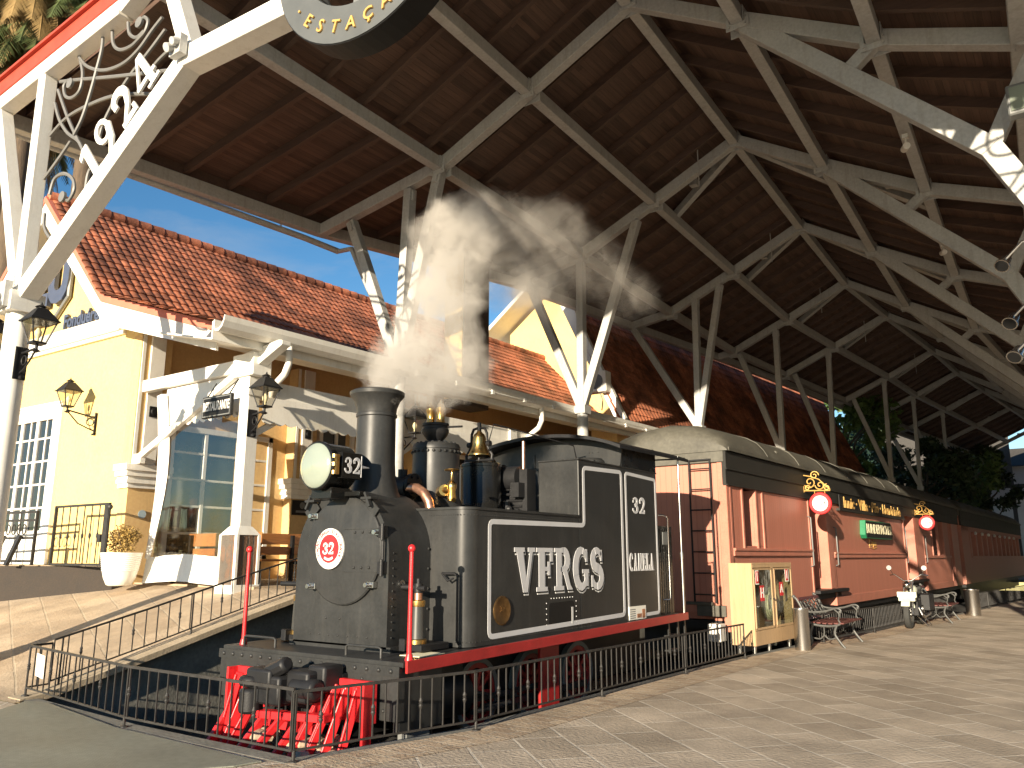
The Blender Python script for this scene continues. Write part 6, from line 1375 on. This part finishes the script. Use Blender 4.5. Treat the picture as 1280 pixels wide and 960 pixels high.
# ------------------------------------------------------------------ benches
def bench(lab,xf,y0,y1):
    t=thing('park_bench',lab,'bench',(xf-.4,y0,0),'cast iron park benches'); 
    for k,y in enumerate((y0,y1)):
        m=MB()
        B=[(-.50,.42),(-.46,.36),(-.28,.34),(-.06,.36),(.04,.40)]
        m.tube([V((xf+a,y,z)) for a,z in smoothp2([(-.78,.86),(-.72,.80),(-.60,.56),(-.52,.42),(-.36,.37),(-.12,.37),(.02,.42)])],.022,8)
        m.tube([V((xf+a,y,z)) for a,z in smoothp2([(-.46,.40),(-.52,.22),(-.50,.1),(-.56,.0)])],[.022]*16,8)
        m.tube([V((xf+a,y,z)) for a,z in smoothp2([(-.06,.38),(-.10,.24),(-.02,.10),(.06,.0)])],[.022]*16,8)
        m.tube([V((xf+a,y,z)) for a,z in smoothp2([(-.50,.16),(-.36,.14),(-.28,.20),(-.2,.14),(-.05,.18)])],.014,6)
        m.tube([V((xf+a,y,z)) for a,z in smoothp2([(-.66,.64),(-.5,.60),(-.25,.62),(-.05,.68),(.03,.65),(.02,.60)])],.02,8)
        m.tube([V((xf+a,y,z)) for a,z in smoothp2([(-.08,.66),(.0,.58),(-.02,.48),(.02,.42)])],.014,6)
        m.ball((xf-.78,y,.865),.034,10,8); m.ball((xf+.02,y,.62),.032,10,8); m.tube([V((xf-.28,y,.36)),V((xf-.28,y,.2))],.012,6)
        build(m,'end_frame',ALUG,t,smooth=True)
    m=MB()
    for i in range(6): x=xf-.50+i*.10; m.box((x,y0-.03,.395+.01*abs(i-2.5)*.6),(x+.075,y1+.03,.42+.01*abs(i-2.5)*.6))
    build(m,'seat',REDWOOD,t,bevel=.006)
    m=MB()
    def bp(s,w): return V((xf-.54-.20*s,w,.46+.38*s))
    for s0,s1 in ((.0,.10),(.86,1.0)): m.hexa([bp(s0,y0),bp(s0,y1),bp(s0,y1)+V((.03,0,.01)),bp(s0,y0)+V((.03,0,.01)),bp(s1,y0),bp(s1,y1),bp(s1,y1)+V((.03,0,.01)),bp(s1,y0)+V((.03,0,.01))])
    build(m,'backrest',REDWOOD,t,bevel=.004)
    m=MB()
    for k in range(6): m.tube([bp(.16+.13*k,y0+(y1-y0)*i/18)+V((.015,0,.025*math.sin(i*1.05+k*PI))) for i in range(19)],.011,5)
    for i in range(7): w_=y0+(y1-y0)*(i+.5)/7; m.tube([bp(.08,w_)+V((.015,0,0)),bp(.9,w_)+V((.015,0,0))],.010,5)
    build(m,'lattice_panel',ALUG,t)
def smoothp2(p): return [(q.x,q.y) for q in smoothp(p,4)]
bench('dark slatted cast iron bench just right of the slim steel bin',-3.80,15.5,16.85)
bench('dark slatted cast iron bench behind the parked motorcycle',-2.98,22.6,23.95)
# ------------------------------------------------------------------ motorcycle
fx_,fy_=-3.52,20.5
t=thing('motorcycle','old cream and black motorcycle with wide handlebars parked beside the second bench','motorcycle',(fx_,fy_,0))
def wheel(y,r,w_):
    m=MB(); m.lathe([(r*.62,-w_/2),(r*.85,-w_/2),(r*.97,-w_*.35),(r,0),(r*.97,w_*.35),(r*.85,w_/2),(r*.62,w_/2),(r*.62,-w_/2)],(fx_,y,r),(1,0,0),28,cap=False); o=build(m,'wheel',RUB,t,smooth=True)
    m=MB(); m.lathe([(.06,-w_*.5),(.06,w_*.5)],(fx_,y,r),(1,0,0),12)
    for k in range(10): a=2*PI*k/10; m.beam((fx_,y+.05*math.cos(a),r+.05*math.sin(a)),(fx_,y+r*.63*math.cos(a),r+r*.63*math.sin(a)),.012,.012)
    m.lathe([(r*.6,-w_*.35),(r*.64,-w_*.35),(r*.64,w_*.35),(r*.6,w_*.35)],(fx_,y,r),(1,0,0),28); build(m,'rim',CHROME,o,smooth=True)
wheel(fy_,.31,.14); wheel(fy_+1.42,.31,.16)
m=MB()
for s in (-.09,.09): m.cyl((fx_+s,fy_,.31),(fx_+s,fy_+.28,1.0),.022,10)
m.tube([(fx_-.40,fy_+.52,1.16),(fx_-.28,fy_+.36,1.18),(fx_-.08,fy_+.28,1.04),(fx_+.08,fy_+.28,1.04),(fx_+.28,fy_+.36,1.18),(fx_+.40,fy_+.52,1.16)],.014,8)
for s in (-1,1): m.tube([(fx_+s*.3,fy_+.36,1.17),(fx_+s*.36,fy_+.30,1.30)],.007,5); m.lathe([(.0,0),(.055,.005),(.055,.02)],(fx_+s*.37,fy_+.28,1.33),(0,-1,0),12)
build(m,'fork_and_handlebar',CHROME,t,smooth=True)
m=MB(); m.lathe([(.02,.08),(.07,.04),(.085,-.02),(.08,-.04)],(fx_,fy_+.12,.95),(0,-1,0),16); build(m,'headlight',CHROME,t,smooth=True)
m=MB(); pts=[(fx_,fy_+.36*math.cos(a),.31+.36*math.sin(a)) for a in [R(20+16*i) for i in range(9)]]
for a,b in zip(pts[:-1],pts[1:]): m.beam(a,b,.18,.012)
m.box((fx_-.17,fy_-.06,.60),(fx_+.17,fy_+.10,.78)); m.box((fx_-.20,fy_-.02,.68),(fx_+.20,fy_+.06,.80)); build(m,'front_fairing',MINT,t,bevel=.03,seg=2)
m=MB(); m.ball((fx_,fy_+.62,.82),.17,18,12,(.75,1.5,.75)); build(m,'fuel_tank',MINT,t,smooth=True)
m=MB(); m.ball((fx_,fy_+1.1,.76),.16,16,10,(.85,1.7,.45)); m.ball((fx_,fy_+1.42,.84),.12,14,8,(.9,.9,.6)); build(m,'saddle',RUB,t,smooth=True)
m=MB(); m.box((fx_-.14,fy_+.5,.25),(fx_+.14,fy_+.95,.58)); m.cyl((fx_,fy_+.62,.5),(fx_,fy_+.52,.78),.09,14); m.cyl((fx_,fy_+.8,.5),(fx_,fy_+.9,.76),.09,14); m.tube([(fx_,fy_+.28,.92),(fx_,fy_+.5,.28),(fx_,fy_+1.0,.24),(fx_,fy_+1.4,.32)],.025,8); m.tube([(fx_,fy_+.3,.9),(fx_,fy_+1.05,.68),(fx_,fy_+1.42,.32)],.022,8); m.box((fx_-.32,fy_+.95,.35),(fx_-.12,fy_+1.6,.72)); m.box((fx_+.12,fy_+.95,.35),(fx_+.32,fy_+1.6,.72)); build(m,'engine_frame',DARK,t,smooth=True,bevel=.02,ang=35)
m=MB(); m.tube([(fx_+.12,fy_+.55,.45),(fx_+.2,fy_+.5,.3),(fx_+.2,fy_+.8,.22),(fx_+.2,fy_+1.6,.26)],.035,10); m.lathe([(.0,0),(.09,.01),(.09,.05)],(fx_+.16,fy_+.75,.4),(1,0,0),16); m.tube([(fx_+.05,fy_+.7,.25),(fx_+.28,fy_+.78,.01)],.014,6); m.tube([(fx_+.1,fy_+1.0,.3),(fx_+.3,fy_+1.05,.02)],.012,6); build(m,'exhaust',CHROME,t,smooth=True)
# ------------------------------------------------------------------ vegetation and far buildings
def tree(lab,x,y,h,cr,seed,mt,n=26,group='trees beyond the station',per=150,leaf=.22,cz=.68):
    t=thing('tree',lab,'tree',(x,y,0),group); rs=random.Random(seed)
    m=MB(); m.tube([(x,y,-.2),(x+.1,y,h*.3),(x-.1,y+.1,h*.55),(x,y,h*.85)],[.28,.2,.14,.03],8)
    cl=[]
    for k in range(n):
        a=rs.random()*2*PI; r=cr*rs.random()**.5; z=h*cz+rs.uniform(-1,1)*h*.3*(1-(r/cr)**2*.6); c=V((x+r*math.cos(a),y+r*math.sin(a),z)); cl.append(c)
        if k%2==0: m.tube([(x,y,h*.3+.3*h*rs.random()),((x+c.x)/2,(y+c.y)/2,c.z-.1*h),c],[.09,.06,.02],5)
    build(m,'trunk',BARK,t,smooth=True)
    m=MB()
    for k,c in enumerate(cl): s=cr*rs.uniform(.22,.40); leaves(m,c,(s,s,s*.8),per,leaf,seed*100+k,hollow=.3)
    build(m,'crown',mt,t)
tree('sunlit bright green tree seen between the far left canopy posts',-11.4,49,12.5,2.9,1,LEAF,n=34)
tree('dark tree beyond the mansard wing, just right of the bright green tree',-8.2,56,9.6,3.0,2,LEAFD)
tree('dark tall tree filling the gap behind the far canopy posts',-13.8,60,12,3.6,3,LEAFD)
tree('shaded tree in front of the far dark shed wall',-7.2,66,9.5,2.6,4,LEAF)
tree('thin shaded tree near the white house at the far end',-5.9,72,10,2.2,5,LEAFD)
def palm(lab,x,y,h,seed):
    t=thing('palm_tree',lab,'palm',(x,y,0)); rs=random.Random(seed)
    m=MB(); m.tube([(x,y,-.2),(x+.15,y,h*.5),(x,y,h)],[.4,.32,.26],12); build(m,'trunk',BARK,t,smooth=True)
    for dry in (0,1):
        m=MB()
        for k in range(105 if not dry else 85):
            a=rs.random()*2*PI; el=R(rs.uniform(-10,70)) if not dry else R(rs.uniform(-75,-30)); Lf=rs.uniform(3.4,4.8) if not dry else rs.uniform(2.6,4.2)
            d=V((math.cos(a)*math.cos(el),math.sin(a)*math.cos(el),math.sin(el))); pts=[]; p=V((x,y,h-.3 if not dry else h-.6))
            for i in range(13): pts.append(p.copy()); p=p+d*(Lf/12); d=(d+V((0,0,-.10-.02*i*.5))).normalized()
            m.tube(pts,[.035-.0024*i for i in range(13)],5)
            for i in range(1,13):
                for q in range(3):
                    f=q/3; b=pts[i-1].lerp(pts[i],f); tg=(pts[i]-pts[i-1]).normalized(); sd_=tg.cross(Zu)
                    if sd_.length<.05: sd_=V((1,0,0))
                    sd_.normalize(); ll=.85*math.sin(PI*min(1,(i+f)/13*.9+.1))+.15
                    for s in (-1,1):
                        e=b+(sd_*s*.62+tg*.45+V((0,0,-.55+rs.uniform(-.15,.15)))).normalized()*ll*rs.uniform(.8,1.1); w_=tg*.048
                        m.add([b-w_,b+w_,e],[(0,1,2)])
        build(m,'dry_fronds' if dry else 'green_fronds',FRONDB if dry else FROND,t)
palm('tall palm with drooping green and dry fronds behind the left canopy corner',-27.2,10.5,18.8,11)
palm('shorter palm in front of the tall palm, hanging dry fronds over the roof ridge',-25.0,11.4,19.6,5)
palm('upper palm whose green crown tops the others at the canopy corner',-26.0,9.9,21.0,31)
palm('leftmost palm of the group, mostly behind the red canopy verge',-30.2,11.0,18.6,23)
t=thing('far_shed','dark shed gable closing the far end of the track','building',(-6.5,80.5,0))
m=MB(); m.prism([(-14.5,80.5,7.4),(-4.6,80.5,7.4),(-4.6,80.5,13.4),(-14.5,80.5,13.4)],(0,.3,0)); m.prism([(-2.2,80.5,7.4),(14,80.5,7.4),(14,80.5,13.4),(-2.2,80.5,13.4)],(0,.3,0)); m.box((-14.4,80.4,0),(-14.0,80.8,7.4)); m.box((-4.9,80.4,0),(-4.6,80.8,7.4)); build(m,'wall',SHEDD,t)
m=MB(); m.beam((-14.6,80.3,7.4),(14,80.3,7.4),.2,.3); build(m,'beam',SHEDD,t)
t=thing('white_house','pale white house catching sun at the far right end of the track','building',(-3.5,84,0))
m=MB(); m.box((-7.5,84,0),(1.5,92,9.4)); build(m,'wall',HOUSEW,t)
m=MB(); m.hexa([V((-8,83.5,9.4)),V((2,83.5,9.4)),V((2,92.5,9.4)),V((-8,92.5,9.4)),V((-6,86,11.2)),V((0,86,11.2)),V((0,90,11.2)),V((-6,90,11.2))]); build(m,'roof',SHEDD,t)
for i in range(3): m=MB(); m.box((-7.3+i*1.0,83.96,7.6),(-6.7+i*1.0,84.01,8.7)); f=build(m,'window',W,t); m=MB(); m.box((-7.2+i*1.0,83.93,7.7),(-6.8+i*1.0,83.958,8.6)); build(m,'pane',GLZ,f)
t=thing('hillside_house','dark roofed house among trees behind the far canopy posts','building',(-20,75,0))
m=MB(); m.box((-26,75,0),(-13,85,7)); build(m,'wall',SHEDD,t); m=MB(); m.prism([(-26.5,74.5,7),(-12.5,74.5,7),(-19.5,74.5,10.5)],(0,11,0)); build(m,'roof',FASCRED,t)

m=MB(); rs=random.Random(9); n=40
for p in [(-160,120,-1)]: pass
Q=[(60+8*math.sin(i),-5+6*i,8+4*math.sin(i*1.3)+3*rs.random()) for i in range(32)]  # unseen right-hand ridge, added to darken reflections on the locomotive
for a,b in zip(Q[:-1],Q[1:]): m.poly([(a[0]-12,a[1],-1),(b[0]-12,b[1],-1),b,a]); m.poly([a,b,(b[0]+60,b[1],12),(a[0]+60,a[1],12)])
P=[(-160+320*i/n,150+20*math.sin(i*.7),17+5*math.sin(i*.9)+3*rs.random()) for i in range(n+1)]
for a,b in zip(P[:-1],P[1:]): m.poly([(a[0],a[1]-40,-1),(b[0],b[1]-40,-1),b,a]); m.poly([a,b,(b[0],b[1]+80,14),(a[0],a[1]+80,14)])
tag(build(m,'far_and_added_hills',LEAFD,smooth=True),kind='structure')

# unseen hall, added to darken reflections and the platform's far end
t=thing('added_unseen_hall','unseen hipped-roof hall added right of the platform to darken reflections and the far end','building',(9,15,0))
m=MB(); m.box((8.5,14,-.02),(15,84,6.8)); build(m,'wall',WALL2,t)
m=MB(); m.hexa([V((7.6,13,6.8)),V((16,13,6.8)),V((16,85,6.8)),V((7.6,85,6.8)),V((11.6,17,10)),V((12,17,10)),V((12,81,10)),V((11.6,81,10))]); build(m,'roof',SHEDD,t)
for i in range(12):
    y=17+i*5.5; m=MB(); m.box((8.43,y,1.0),(8.52,y+1.8,3.4)); f=build(m,'window',W,t); m=MB(); m.box((8.41,y+.12,1.12),(8.428,y+1.68,3.28)); build(m,'pane',GLZ,f)
